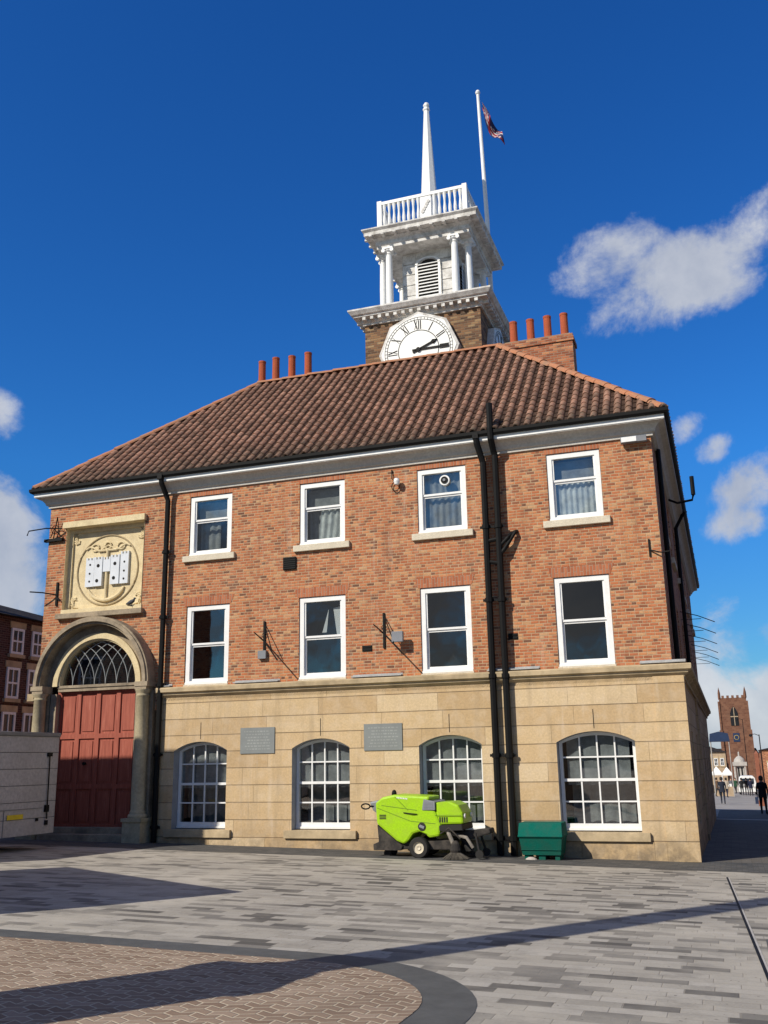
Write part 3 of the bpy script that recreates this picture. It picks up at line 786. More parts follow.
# ---- relief panel
mb = MB('cream')
px0, px1, pz0, pz1 = -16.2, -13.66, 6.25, 8.62
mb.face([(px0,.2,pz0),(px1,.2,pz0),(px1,.2,pz1),(px0,.2,pz1)])
for q in ((px0,px0+.005),(px1-.005,px1)): mb.box(q[0]-.0, q[1], -.02, .2, pz0, pz1, skip='k')
mb.box(px0, px1, 0, .2, pz1-.005, pz1, skip='k')
mb.box(px0-.07, px1+.05, -.12, .02, pz1, pz1+.17)
mb.box(px0-.02, px1+.02, -.03, .2, pz0-.06, pz0+.06)
# frame moulding
for q in ((px0+.005,px0+.12,pz0+.06,pz1-.005),(px1-.1,px1-.005,pz0+.06,pz1-.005),(px0+.12,px1-.1,pz1-.12,pz1-.005)): mb.box(q[0],q[1],.14,.2,q[2],q[3])
panel = mb.build('relief_panel', TH)
mb = MB('stone_portal'); mb.box(px0-.12, px1+.1, -.14, .02, pz0-.2, pz0-.062); mb.build('panel_ledge', panel, bevel=.01)
rc = (-14.93, 7.38); rr_ = .98
mb = MB('cream_line'); mb.tube([(rc[0]+rr_*math.cos(2*PI*k/48), .19, rc[1]+rr_*math.sin(2*PI*k/48)) for k in range(48)], .024, 8, close=True); mb.build('relief_ring', panel)
mb = MB('cream')
ax = rc[0]
mb.tube([(ax,.17,6.58),(ax,.17,7.95)], .045); mb.tube([(ax-.3,.17,7.93),(ax+.3,.17,7.93)], .035)
mb.tube([(ax+.62*math.cos(t), .17, 7.05+.52*math.sin(t)) for t in [R(200+i*14) for i in range(11)]], [.02,.045,.05,.05,.05,.06,.05,.05,.05,.045,.02])
mb.tube([(ax+.1*math.cos(t), .17, 8.06+.1*math.sin(t)) for t in [R(i*30) for i in range(12)]], .025, close=True)
mb.tube([(ax-.72+i*.12, .18, 8.0+.07*math.sin(i*1.3)) for i in range(13)], .028)     # rope / scroll
for s in (-1, 1):
    mb.tube([(ax+s*(.42+.12*math.cos(R(i*30))), .18, 8.03+.1*math.sin(R(i*30))) for i in range(12)], .024, close=True)
    for zz, sz in ((pz0+.3, 1), (pz1-.3, -1)):      # corner foliage scrolls
        bx = (px0+.28) if s < 0 else (px1-.27)
        for j in range(4):
            t = j*.8; mb.tube([(bx-s*.05*k*math.cos(t+k*.7), .19, zz+sz*.05*k*math.sin(t+k*.7)) for k in range(1,5)], [.02,.035,.03,.015])
mb.build('relief_anchor', panel)
mb = MB('castle', 'black')
def cast(x0, x1, z0, z1, y):
    mb.box(x0, x1, y, .2, z0, z1); n = 3; w = (x1-x0)/(2*n-1)
    for k in range(n): mb.box(x0+2*k*w, x0+(2*k+1)*w, y, .2, z1+.001, z1+.07)
def hole(x, z, r=.035, y=.109): mb.disc((x, y, z), r, (0,1,0), .01, 10, 1)
cast(-15.6, -15.33, 6.93, 7.68, .13); cast(-15.31, -15.05, 6.93, 7.68, .11); cast(-15.03, -14.8, 7.32, 7.66, .12)
cast(-14.78, -14.5, 6.95, 7.7, .11); cast(-14.48, -14.22, 6.95, 7.78, .13)
for x, z in ((-15.18,7.5),(-15.2,7.08),(-14.64,7.52),(-14.66,7.12)): hole(x, z, .05)
for x in (-15.46, -14.35):
    for z in (7.55,7.3,7.08): hole(x, z, .03, .129)
mb.build('relief_castle', panel)
# thing: pigeon on the ledge
pg = thing('pigeon', 'dark grey pigeon perched at the right end of the ledge under the relief panel', 'bird', (-13.93,-.06,6.255))
mb = MB('pigeon')
mb.tube([(-.16,0,.07),(-.08,0,.09),(0,0,.12),(.06,0,.15),(.09,0,.19)], [.018,.045,.06,.045,.025], 10)
mb.lathe(.1, 0, [(0,.175),(.022,.185),(.03,.205),(.022,.228),(0,.236)], 10); mb.tube([(.12,0,.205),(.155,0,.198)], [.01,.003], 6)
mb.tube([(0,-.015,.08),(0,-.015,0.002)], .006, 5); mb.tube([(0,.02,.08),(0,.02,0.002)], .006, 5); mb.build('body', pg, merge=True)

# ---- plaques
for k, (q, lab) in enumerate((((-10.57,-9.64,2.36,2.98), 'grey slate plaque left of the second arched window'), ((-7.31,-6.36,2.37,2.98), 'grey slate plaque right of the second arched window'))):
    mb = MB('plaque', 'plaque_text'); mb.box(q[0], q[1], -.075, -.052, q[2], q[3])
    random.seed(31+k)
    o = mb.build('wall_plaque', TH); o['label'] = lab
    t = MB('plaque_text')
    for r_ in range(7):
        z = q[3]-.08-r_*.07; x = q[0]+.1+random.uniform(0,.1)
        while x < q[1]-.15:
            w = random.uniform(.03,.09); t.box(x, x+w, -.0765, -.075, z-.028, z, skip='k'); x += w+.025
    t.build('worn_lettering', o)
random.seed(11)

# ---- pipes
def pipe(x, r, zt, y, zb=None, vent=None, neck=True, label=None):
    mb = MB('black'); zb = G(x, y)+.02 if zb is None else zb
    if vent: mb.tube([(x,y,zb),(x,y,9.2),(x-.02,y-.05,9.3),(x-.03,-.42,9.55),(x-.03,-.44,9.8),(x-.03,-.42,vent)], r)
    elif neck: mb.tube([(x,y,zb),(x,y,9.05),(x-.03,y-.05,9.2),(x-.09,-.36,9.5),(x-.1,-.4,9.68)], r)
    z = zb+.3
    while z < 9.1:
        mb.tube([(x,y,z),(x,y,z+.1)], r*1.28); mb.box(x-r*1.9, x+r*1.9, y+.01, y+.05, z+.02, z+.08)
        z += 1.75
    if neck and not vent: mb.box(x-.17, x-.03, -.47, -.35, 9.6, 9.74)
    o = mb.build('downpipe', TH)
    if label: o['label'] = label
    return o
pipe(-12.87, .07, 9, -.15, label='black downpipe right of the portal')
pipe(-4.12, .078, 9, -.18, label='left of the two thick black downpipes')
pipe(-3.82, .078, 9, -.18, vent=10.45, label='soil pipe carried above the roof edge as a vent')
mb = MB('black')
mb.tube([(-3.82,-.18,6.75),(-3.7,-.18,6.88),(-3.45,-.12,7.28),(-3.42,.02,7.32)], .05); mb.tube([(-3.82,-.18,6.95),(-3.6,-.2,7.15),(-3.5,-.12,7.28)], .04)
mb.tube([(-4.12,-.18,7.1),(-3.82,-.18,7.14)], .05); mb.tube([(-4.12,-.18,6.62),(-3.82,-.18,6.55)], .045)
mb.build('branch_pipe', TH)
mb = MB('black'); mb.tube([(.0,9,3.9),(XR+.1,9,4.3),(XR+.1,9,9.1),(.2,9,9.6)], .06); mb.build('side_downpipe', TH)
mb = MB('black'); mb.tube([(XR+.08,1.2,4.1),(XR+.08,1.2,9.3)], .06); mb.build('side_downpipe', TH)

# ---- vents, lamps, brackets
def wallbox(name, x0, x1, z0, z1, mat='black', d=.05, label=None):
    mb = MB(mat); mb.box(x0, x1, -d, .02, z0, z1); n = max(2, int((z1-z0)/.05))
    for k in range(n): mb.box(x0+.015, x1-.015, -d-.012, -d, z0+(k+.25)*(z1-z0)/n, z0+(k+.6)*(z1-z0)/n)
    o = mb.build(name, TH)
    if label: o['label'] = label
wallbox('air_vent', -9.47, -9.12, 6.88, 7.2); wallbox('air_vent', -7.35, -7.1, 4.7, 4.84, d=.02); wallbox('air_vent', -3.75, -3.53, 4.78, 4.92, d=.02)
def bracket(x, z, lx, lz, up=.5, y=-.05, ry=-.55):
    mb = MB('black')
    mb.box(x-.025, x+.025, -.04, 0, z-up*.7, z+up)
    ex, ez = x+lx, z+lz
    mb.tube([(x,-.02,z),(x+lx*.5,ry*.5,z+lz*.5),(ex,ry,ez)], .018); mb.tube([(x,-.02,z+up*.9),(x+lx*.55,ry*.55,z+lz*.55+.04)], .013)
    mb.tube([(x,-.02,z),(x-lx*.35,ry*.3,z-lz*.4)], .015)
    mb.tube([(x+.06*math.cos(t),-.03,z+.15+.06*math.sin(t)) for t in [R(i*36) for i in range(10)]], .008, 5, close=True)
    mb.build('wall_bracket', TH)
bracket(-9.98, 5.1, .62, -.55); bracket(-6.78, 5.1, .62, -.55)
mb = MB('machine_grey'); mb.box(-10.12,-9.9,-.1,.0,4.66,4.86); mb.build('junction_box', TH)
mb = MB('machine_grey'); mb.box(-6.5,-6.22,-.3,-.2,4.85,5.1); mb.build('small_floodlight', TH, bevel=.01)
# banner brackets on the left corner
for z in (6.75,):
    mb = MB('black'); mb.box(-16.42,-16.36,-.04,0,z-.3,z+.35); mb.tube([(-16.39,-.03,z),(-16.7,-.25,z+.05),(-17.0,-.4,z+.07)], .018)
    mb.tube([(-16.39,-.03,z-.05),(-16.15,-.2,z-.22)], .018); mb.build('wall_bracket', TH)
mb = MB('black')     # ornate lamp arm at left corner
mb.box(-16.9,-16.3,-.1,.0,8.28,8.36); mb.tube([(-16.62,-.05,8.36),(-16.45,-.15,8.95),(-16.3,-.2,8.4)], .016); mb.tube([(-16.72,-.05,8.4),(-16.5,-.2,8.6),(-16.3,-.1,8.38)], .014)
mb.tube([(-16.3,-.1,8.62),(-16.7,-.3,8.62),(-17.15,-.45,8.55),(-17.2,-.45,8.42)], .018)
mb.tube([(-16.5+.12*math.cos(t),-.15,8.6+.12*math.sin(t)) for t in [R(i*36) for i in range(10)]], .012, 5, close=True)
mb.build('lamp_arm', TH)
mb = MB('black'); mb.box(-.46,-.42,-.03,0,6.45,6.85); mb.tube([(-.44,-.02,6.6),(-.2,-.15,6.5),(.0,-.2,6.5)], .016); mb.build('wall_bracket', TH)
mb = MB('machine_grey', 'white')     # corner floodlight
mb.box(-.86,-.28,-.2,-.06,9.12,9.26); mb.box(-.84,-.5,-.212,-.2,9.13,9.25,1); mb.box(-.6,-.5,-.06,0,9.15,9.23); mb.build('floodlight', TH, bevel=.01)
mb = MB('black', 'white'); mb.tube([(-6.5,-.02,9.2),(-6.48,-.08,8.95),(-6.4,-.12,8.85)], .015); mb.lathe(-6.33,-.15,[(0,8.74),(.06,8.77),(.08,8.85),(.06,8.92),(0,8.94)],12,1)
mb.tube([(-6.4+.1*math.cos(t),-.05,8.75+.12*math.sin(t)) for t in [R(i*30) for i in range(12)]], .012, 5, close=True)
mb.build('wall_lamp', TH)
mb = MB('black'); mb.tube([(XR,6.2,9.35),(.1,6.2,9.2),(.52,6.2,9.25),(.56,6.2,9.4)], .035); mb.tube([(.56,6.2,9.4),(.56,6.2,9.95)], .06); mb.build('side_lamp', TH)
for k, y in enumerate((8.3, 11.2, 14.4, 17.6, 20.4, 23.4)):
    mb = MB('black'); mb.tube([(XR,y,6.35),(.3,y,6.2),(.78,y,5.98)], .014, 6); mb.tube([(XR,y,6.1),(.4,y,6.1)], .01, 6); mb.build('banner_rod', TH)

# ------------------------------------------------------------------ clock tower (part of the town hall)
TX, TY, TW = -7.14, 7.13, 1.935      # centre, half width
mb = MB('brick_tower'); mb.box(TX-TW, TX+TW, TY-TW, TY+TW, 9, 16.1, skip='bt'); tower = mb.build('clock_tower', TH)
sq = lambda w: [(TX-w,TY-w),(TX+w,TY-w),(TX+w,TY+w),(TX-w,TY+w)]
mb = MB('white_old', 'lead')
prof = [(0,15.93),(.06,15.93),(.06,16.0),(.1,16.02),(.1,16.14),(.3,16.15),(.3,16.2),(.36,16.22),(.4,16.27),(.45,16.33),(.45,16.38),(.2,16.43),(-1.9,16.5)]
mb.sweep(sq(TW), prof, closed=True, mis=[0]*10+[1,1])
for side in range(4):
    for k in range(15):
        t = -TW+.06+k*(2*TW-.12)/14; a, b = .055, .06
        x, y = [(t,-TW-.19),(TW+.19,t),(t,TW+.19),(-TW-.19,t)][side]
        mb.obox((TX+x,TY+y,16.09), (a if side%2==0 else .09,0,0), (0,.09 if side%2==0 else a,0), (0,0,.055))
mb.build('lower_cornice', tower)
# clocks
def clock(rot):
    mb = MB('dial', 'black', 'white_old')
    def P(x, y, z):    # local: x right, y outwards(-), z up
        return (x, y, z)
    oc = [(1.33*math.cos(PI/4*k), 1.33*math.sin(PI/4*k)) for k in range(8)]
    o2 = [(1.24*math.cos(PI/4*k), 1.24*math.sin(PI/4*k)) for k in range(8)]
    mb.prism(oc, -.26, 0, 2); mb.prism(o2, -.275, -.255, 0)
    for r0, r1 in ((1.115,1.13),(1.03,1.05),(.655,.68)):
        n = 72
        for i in range(n):
            a, b = 2*PI*i/n, 2*PI*(i+1)/n
            mb.face([(r*math.cos(t), -.279, r*math.sin(t)) for r, t in ((r0,a),(r1,a),(r1,b),(r0,b))], 1)
    for k in range(60):
        t = 2*PI*k/60; c = (1.085*math.cos(t), -.2785, 1.085*math.sin(t))
        mb.obox(c, (.035*math.cos(t),0,.035*math.sin(t)), (0,.002,0), (-.006*math.sin(t),0,.006*math.cos(t)), 1)
    num = ['XII','I','II','III','IIII','V','VI','VII','VIII','IX','X','XI']
    for k, s in enumerate(num):
        t = PI/2-2*PI*k/12; e = Vector((math.cos(t),0,math.sin(t))); f = Vector((math.sin(t),0,-math.cos(t)))
        wd = {'I': .065, 'V': .12, 'X': .12}; tot = sum(wd[ch] for ch in s); pos = -tot/2
        def bar(p0, p1, w):
            a = e*(p0[1])+f*p0[0]; b = e*(p1[1])+f*p1[0]; d = (b-a)/2; nn = Vector((d.z,0,-d.x)).normalized()*w
            mb.obox((a+b)/2+Vector((0,-.2785,0)), d, (0,.002,0), nn, 1)
        for ch in s:
            m_ = pos+wd[ch]/2; r0, r1 = .70, 1.01
            if ch == 'I': bar((m_,r0),(m_,r1),.016)
            if ch == 'V': bar((m_,r0),(m_-.045,r1),.018); bar((m_,r0),(m_+.045,r1),.008)
            if ch == 'X': bar((m_+.045,r0),(m_-.045,r1),.018); bar((m_-.045,r0),(m_+.045,r1),.008)
            pos += wd[ch]
    def hand(h, L, w, dia):
        t = PI/2-2*PI*h/12; e = Vector((math.cos(t),0,math.sin(t))); f = Vector((math.sin(t),0,-math.cos(t)))
        mb.obox(e*(L/2-.1)+Vector((0,-.30,0)), e*(L/2+.1), (0,.008,0), f*w, 1)
        c = e*(L*.86)+Vector((0,-.302,0))
        mb.face([c-e*dia*1.6, c+f*dia, c+e*dia*2.2, c-f*dia], 1); mb.face([c-e*dia*1.6, c-f*dia, c+e*dia*2.2, c+f*dia], 1)
    hand(2.25, .62, .032, .075); hand(3.0, 1.0, .03, .04)
    mb.disc((0,-.3,0), .07, (0,1,0), .06, 16, 1)
    o = mb.build('clock_face', tower); o.location = (TX-.05, TY, 14.68); o.rotation_euler.z = rot
    for v in o.data.vertices: v.co.y -= TW
    return o
clock(0); clock(PI/2)
# belfry
ZD, ZC, ZE = 16.45, 18.86, 19.2
mb = MB('white_old', 'louvre_dark')
bw = .92
mb.box(TX-bw, TX+bw, TY-bw, TY+bw, ZD-.05, ZC+.2, skip='b')
for s in (-1, 1):      # rusticated quoin blocks on the front and right faces
    for k in range(6):
        z = ZD+.06+k*.39
        mb.box(TX+s*.66-.22, TX+s*.66+.22, TY-bw-.035, TY-bw, z, z+.35, skip='k')
        mb.box(TX+bw, TX+bw+.035, TY+s*.66-.22, TY+s*.66+.22, z, z+.35, skip='l')
mb.build('belfry_core', tower)
for rot in (0, PI/2):
    mb = MB('white', 'louvre_dark')
    def T(p): 
        return (TX+p[0]*math.cos(rot)-p[1]*math.sin(rot), TY+p[0]*math.sin(rot)+p[1]*math.cos(rot), p[2])
    yf = -bw-.03
    pts = seg_arch(-.36, .36, ZD+.5, ZD+1.85, ZD+2.08, 10)
    mb.face([T((x, yf, z)) for x, z in pts], 1)
    for k in range(12):
        z = ZD+.56+k*.12
        if z > ZD+1.92: break
        q = [(-.35,yf-.005,z+.07),(.35,yf-.005,z+.07),(.35,yf-.08,z),(-.35,yf-.08,z)]
        mb.face([T(p) for p in q], 0); mb.face([T((p[0],p[1],p[2]-.02)) for p in reversed(q)], 0); mb.face([T(p) for p in ((-.35,yf-.08,z-.02),(.35,yf-.08,z-.02),(.35,yf-.08,z),(-.35,yf-.08,z))])
    for s in (-1,1):
        q = [(s*.36,ZD+.42),(s*.44,ZD+.42),(s*.44,ZD+1.9),(s*.36,ZD+1.86)]
        mb.face([T((x,yf-.09,z)) for x, z in q])
    n = 10
    for i in range(n):
        a, b = PI*i/n, PI*(i+1)/n
        f = lambda r, t: T((r*math.cos(t), yf-.09, ZD+1.86+r*.62*math.sin(t)))
        mb.face([f(.36,a),f(.45,a),f(.45,b),f(.36,b)])
    mb.face([T(p) for p in ((-.46,yf-.1,ZD+.36),(.46,yf-.1,ZD+.36),(.46,yf-.1,ZD+.46),(-.46,yf-.1,ZD+.46))])
    mb.build('louvre', tower)
# entablature, upper cornice
mb = MB('white_old', 'lead')
EW = 1.6
prof = [(-.75,ZC+.0),(-.0,ZC+.0),(0,ZC+.12),(.03,ZC+.12),(.03,ZC+.26),(.08,ZC+.3),(.14,ZC+.33),(.14,ZC+.37),(.34,ZC+.38),(.34,ZC+.5),(.41,ZC+.57),(.41,ZC+.61),(.2,ZC+.68),(-1.6,ZC+.72)]
oct_ = lambda w, c: [(TX-w+c,TY-w),(TX+w-c,TY-w),(TX+w,TY-w+c),(TX+w,TY+w-c),(TX+w-c,TY+w),(TX-w+c,TY+w),(TX-w,TY+w-c),(TX-w,TY-w+c)]
mb.sweep(sq(EW), prof, closed=True, mis=[0]*11+[1,1])
for k in range(9):      # modillions under the corona
    t = -EW-.1+k*(2*EW+.2)/8
    for x, y, a, b in ((t,-EW-.26,.05,.12),(EW+.26,t,.12,.05),(-EW-.26,t,.12,.05)): mb.obox((TX+x,TY+y,ZC+.35),(a,0,0),(0,b,0),(0,0,.03))
mb.build('entablature', tower)
# columns
def column(x, y):
    mb = MB('white'); r = .125
    mb.box(x-.17, x+.17, y-.17, y+.17, ZD-.02, ZD+.1)
    mb.lathe(x, y, [(.165,ZD+.1),(.175,ZD+.14),(.15,ZD+.18),(.135,ZD+.2),(r,ZD+.24),(r,ZD+1.2),(r*.84,ZC-.24),(r*1.02,ZC-.22),(r*.84,ZC-.2),(r*.84,ZC-.16),(.16,ZC-.1),(.16,ZC-.06)], 16)
    mb.box(x-.18, x+.18, y-.18, y+.18, ZC-.06, ZC)
    for sx in (-1,1):
        for sy in (-1,1): mb.disc((x+sx*.15, y+sy*.16, ZC-.12), .065, (0,1,0), .06, 12)
    mb.build('belfry_column', tower)
for sx in (-1, 1):
    for sy in (-1, 1): column(TX-.07+sx*1.14, TY+sy*1.48); column(TX-.07+sx*1.5, TY+sy*1.06)
# balustrade
mb = MB('white'); BWd = 1.5; z0 = ZC+.83; z1 = z0+.98
for rot in range(4):
    ca, sa = [(1,0),(0,1),(-1,0),(0,-1)][rot]
    def B(x0, x1, y0, y1, za, zb):
        c = ((x0+x1)/2, (y0+y1)/2); w, d = (x1-x0)/2, (y1-y0)/2
        mb.obox((TX+c[0]*ca-c[1]*sa, TY+c[0]*sa+c[1]*ca, (za+zb)/2), (w*ca,w*sa,0), (-d*sa,d*ca,0), (0,0,(zb-za)/2))
    B(-BWd+.07, BWd-.07, -BWd-.07, -BWd+.07, z1-.12, z1-.01); B(-BWd+.07, BWd-.07, -BWd-.06, -BWd+.06, z0-.1, z0+.06)
    B(-BWd-.08, -BWd+.08, -BWd-.08, -BWd+.08, z0-.12, z1+.03); B(-.05, .33, -BWd-.05, -BWd+.05, z0+.06, z1-.12)
    for k in range(14):
            x = (-1.33+k*.172) if k < 8 else (.44+(k-8)*.18); bx, by = x*ca+BWd*sa, x*sa-BWd*ca
            mb.lathe(TX+bx, TY+by, [(.035,z0+.06),(.056,z0+.16),(.06,z0+.28),(.038,z0+.48),(.036,z0+.56),(.056,z1-.22),(.07,z1-.12)], 8)
mb.build('balustrade', tower)
mb = MB('white_old'); 
for k in range(5): mb.disc((TX+.04+.05*k, TY-BWd-.06, z0+.28+.09*k), .06, (0,1,0), .03, 10)
mb.build('carved_crest', tower)
mb = MB('white', 'white_old')
mb.lathe(TX-.15, TY, [(.6,ZC+.7),(.58,z0+.25),(.44,z0+.35),(.42,z0+.5),(.35,z0+.6),(.1,25.05),(.13,25.1),(.13,25.16),(.07,25.2),(.11,25.27),(.115,25.33),(.07,25.4),(0,25.42)], 8, smooth=False, rot=PI/8)
mb.build('spire', tower)

# ------------------------------------------------------------------ flagpole
fp = thing('flagpole', 'tall white flagpole with a drooping flag behind the clock tower', 'flagpole', (-5.76, 9.6, 9.6))
mb = MB('white'); mb.tube([(0,0,0),(0,0,4),(0,0,12),(-.12,0,17.62)], [.11,.105,.085,.06], 12); mb.build('pole', fp)
mb = MB('white'); mb.lathe(-.12, 0, [(0,17.6),(.08,17.65),(.1,17.72),(.06,17.8),(0,17.82)], 12); mb.build('finial', fp)
mb = MB('flag_blue', 'flag_red', 'flag_white')
n, m = 14, 22
def FP(u, v):     # hangs limp: u along hoist, v along fly; the cloth falls and crumples
    x = -.06+.8*v+.1*math.sin(6*v+2*u); y = .22*math.sin(9*v+3.5*u)*(.3+v)
    z = 17.45-.6*u-1.75*v**.9-.12*math.sin(5*v-2*u)
    return (x, y, z)
for i in range(n):
    for j in range(m):
        u, v = (i+.5)/n, (j+.5)/m
        d1 = abs(u-v); d2 = abs(u-(1-v)); cr = min(abs(u-.5)*1.0, abs(v-.5)*2)
        mi = 0
        if min(d1, d2) < .07: mi = 2
        if min(d1, d2) < .045: mi = 1
        if cr < .13: mi = 2
        if cr < .1: mi = 1
        mb.face([FP(i/n,j/m), FP((i+1)/n,j/m), FP((i+1)/n,(j+1)/m), FP(i/n,(j+1)/m)], mi, smooth=True)
mb.build('flag', fp)

# ------------------------------------------------------------------ street sweeper
sw = thing('street_sweeper', 'lime green compact street sweeper parked against the sandstone wall', 'street sweeper', (-5.4, -1.05, G(-5.4,-1.05)))
gz = G(-5.4,-1.05)
def S(pts): return [(x+5.4, z-gz) for x, z in pts]
W2 = .42
def swp(name, mat, pts, ya, yb, bev=.02, par=sw):
    mb = MB(mat); mb.prism(S(pts), ya, yb); return mb.build(name, par, bevel=bev)
body = swp('body', 'lime', [(-6.55,1.25),(-6.38,1.37),(-6.13,1.42),(-5.31,1.38),(-5.42,1.1),(-5.2,1.09),(-5.08,.80),(-5.12,.58),(-5.36,.54),(-5.43,.62),(-5.56,.67),(-5.7,.62),(-5.79,.5),(-5.91,.41),(-6.07,.47),(-6.52,.82)], -W2, W2, .05)
hood = swp('hood', 'lime', [(-5.2,.8),(-5.2,1.26),(-4.85,1.27),(-4.7,1.2),(-4.61,1.05),(-4.6,.82)], -W2+.03, W2-.03, .06)
swp('grille', 'machine_grey', [(-5.49,1.1),(-5.45,1.33),(-5.2,1.27),(-5.2,1.1)], -W2-.008, W2+.008, .01)
mb = MB('machine_grey')
for k in range(5): mb.box(-5.44+5.4, -5.24+5.4, -W2-.014, -W2-.008, 1.13-gz+k*.03, 1.145-gz+k*.03)
mb.build('grille_slats', sw)
M['lime'].node_tree.nodes['Principled BSDF'].inputs['Roughness'].default_value = .35
mb = MB('white'); p = S([(-6.05,1.345)])[0]
for k in range(7): mb.box(p[0]+k*.036, p[0]+k*.036+.022, -W2-.006, -W2-.001, p[1]-k*.004, p[1]+.028-k*.004)
mb.build('decal', sw)
mb = MB('rubber')
for k in range(4): mb.box(-5.12+5.4+k*.05, -5.09+5.4+k*.05, -W2+.022, -W2+.032, .86-gz, .96-gz)
for k in range(3): mb.box(-6.45+5.4, -6.3+5.4, -W2-.006, -W2-.001, .92-gz+k*.035, .94-gz+k*.035)
mb.build('air_intake', sw)
mb = MB('dial', 'rubber'); mb.disc((-4.6+5.4,-.28,.98-gz), .05, (1,0,0), .04, 14); mb.disc((-4.6+5.4,.28,.98-gz), .05, (1,0,0), .04, 14); mb.build('headlight', sw)
mb = MB('black'); mb.tube([(-5.9+5.4,-W2-.01,1.05-gz),(-5.7+5.4,-W2-.03,1.03-gz),(-5.6+5.4,-W2-.01,1.02-gz)], .012, 6); mb.build('side_handle', sw)
mb = MB('rubber', 'machine_grey'); mb.disc((-5.5+5.4,-W2-.004,.77-gz), .085, (0,1,0), .02, 18); mb.obox((-5.5+5.4,-W2-.018,.77-gz), (.05,0,-.02),(0,.006,0),(.01,0,.025), 1)
o = mb.build('side_port', sw); 
mb = MB('lime_dark')     # panel seams and crease lines
for a, b in (((-6.5,1.15),(-5.75,.88)), ((-5.75,.88),(-5.2,.83)), ((-6.4,1.2),(-5.6,1.1)), ((-5.2,1.0),(-4.63,1.0)), ((-6.1,1.38),(-5.8,1.1))):
    p = S([a, b]); mb.tube([(p[0][0],-W2-.002,p[0][1]),(p[1][0],-W2-.002,p[1][1])], .006, 5)
mb.build('panel_seams', sw)
swp('front_bumper', 'rubber', [(-5.12,.68),(-5.12,.80),(-4.62,.82),(-4.6,.7)], -W2-.02, W2+.02)
swp('rear_frame', 'dirty', [(-6.53,.8),(-6.07,.45),(-5.95,.38),(-6.0,.28),(-6.62,.28),(-6.63,.4),(-6.5,.45)], -W2+.06, W2-.06, .02)
swp('chassis', 'dirty', [(-6.2,.3),(-6.2,.42),(-4.9,.5),(-4.9,.3)], -W2+.1, W2-.1, .02)
mb = MB('machine_grey', 'black'); p = S([(-6.78,1.26),(-6.56,1.3),(-6.56,.98),(-6.7,1.08)]); mb.prism(p, -.14, .14, 0); mb.build('hose_mount', sw, bevel=.03)
mb = MB('black'); c0 = (-6.86+5.4, 1.17-gz)
mb.tube([(c0[0]+.1*math.cos(t), -.16, c0[1]+.055*math.sin(t)) for t in [R(i*30) for i in range(12)]], .018, 6, close=True)
mb.tube([(c0[0]+.08,-.16,c0[1]),(c0[0]+.25,-.1,c0[1]+.0)], .02); mb.build('steering_handle', sw)
mb = MB('machine_grey', 'black'); p = S([(-6.18,1.4)])[0]; mb.lathe(p[0], -.2, [(.055,p[1]),(.055,p[1]+.05),(.04,p[1]+.1),(0,p[1]+.12)], 12, 1); mb.build('beacon', sw)
def wheel(x, y, r, name='wheel'):
    mb = MB('rubber'); mb.lathe(0, 0, [(r*.55,-.09),(r*.9,-.09),(r,-.06),(r,.06),(r*.9,.09),(r*.55,.09)], 26)
    o = mb.build(name, sw); o.location = (x, y, r+.004); o.rotation_euler.x = PI/2
    q = MB('rim'); q.lathe(0, 0, [(0,.055),(r*.2,.07),(r*.25,.05),(r*.5,.05),(r*.56,.075),(r*.58,.06),(r*.58,-.06),(0,-.05)], 22); q.build('rim', o)
for s in (-1, 1): wheel(-.17, s*(W2-.02), .215)
mb = MB('rubber'); mb.disc((-6.35+5.4,-.2,.085), .08, (0,1,0), .06, 16); mb.disc((-6.35+5.4,.2,.085), .08, (0,1,0), .06, 16)
mb.tube([(-6.35+5.4,-.2,.09),(-6.35+5.4,-.2,.3)], .02); mb.tube([(-6.35+5.4,.2,.09),(-6.35+5.4,.2,.3)], .02); mb.build('castor', sw)
for s in (-1, 1):       # front brush arms, motors and brushes
    mb = MB('dirty', 'dusty_metal'); mb.tube([(-5.1+5.4,s*.25,.62),(-4.95+5.4,s*.36,.55),(-4.82+5.4,s*.42,.28)], .045, 8, 1); mb.tube([(-4.95+5.4,s*.2,.5),(-4.55+5.4,s*.35,.42),(-4.42+5.4,s*.36,.22)], .035, 8, 1)
    mb.lathe(.62, s*.42, [(.1,.12),(.12,.18),(.09,.3),(.05,.36),(0,.37)], 14); mb.tube([(.3,s*.4,.5),(.5,s*.44,.62),(.72,s*.4,.4)], .018); mb.build('brush_arm', sw)
    mb = MB('brush'); random.seed(5+s)
    for k in range(90):
        a = 2*PI*k/90; r1 = .26+random.uniform(-.02,.03); mb.tube([(.62+.1*math.cos(a),s*.42+.1*math.sin(a),.13),(.62+r1*math.cos(a),s*.42+r1*math.sin(a),.012)], .007, 4)
    mb.build('round_brush', sw)
swp('suction_hopper', 'dirty', [(-5.0,.62),(-4.62,.66),(-4.12,.72),(-4.1,.62),(-4.5,.5),(-4.9,.5)], -.1, .34, .03)
mb = MB('rubber'); mb.tube([(-4.9+5.4,.0,.55),(-4.7+5.4,0,.4),(-4.6+5.4,0,.12)], [.09,.09,.11], 14); mb.disc((-4.3+5.4,-.3,.09), .085, (0,1,0), .06, 16); mb.disc((-4.3+5.4,.3,.09), .085, (0,1,0), .06, 16)
mb.tube([(-4.3+5.4,-.3,.09),(-4.4+5.4,-.2,.5)], .025); mb.tube([(-4.3+5.4,.3,.09),(-4.4+5.4,.2,.5)], .025); mb.build('suction_nozzle', sw)

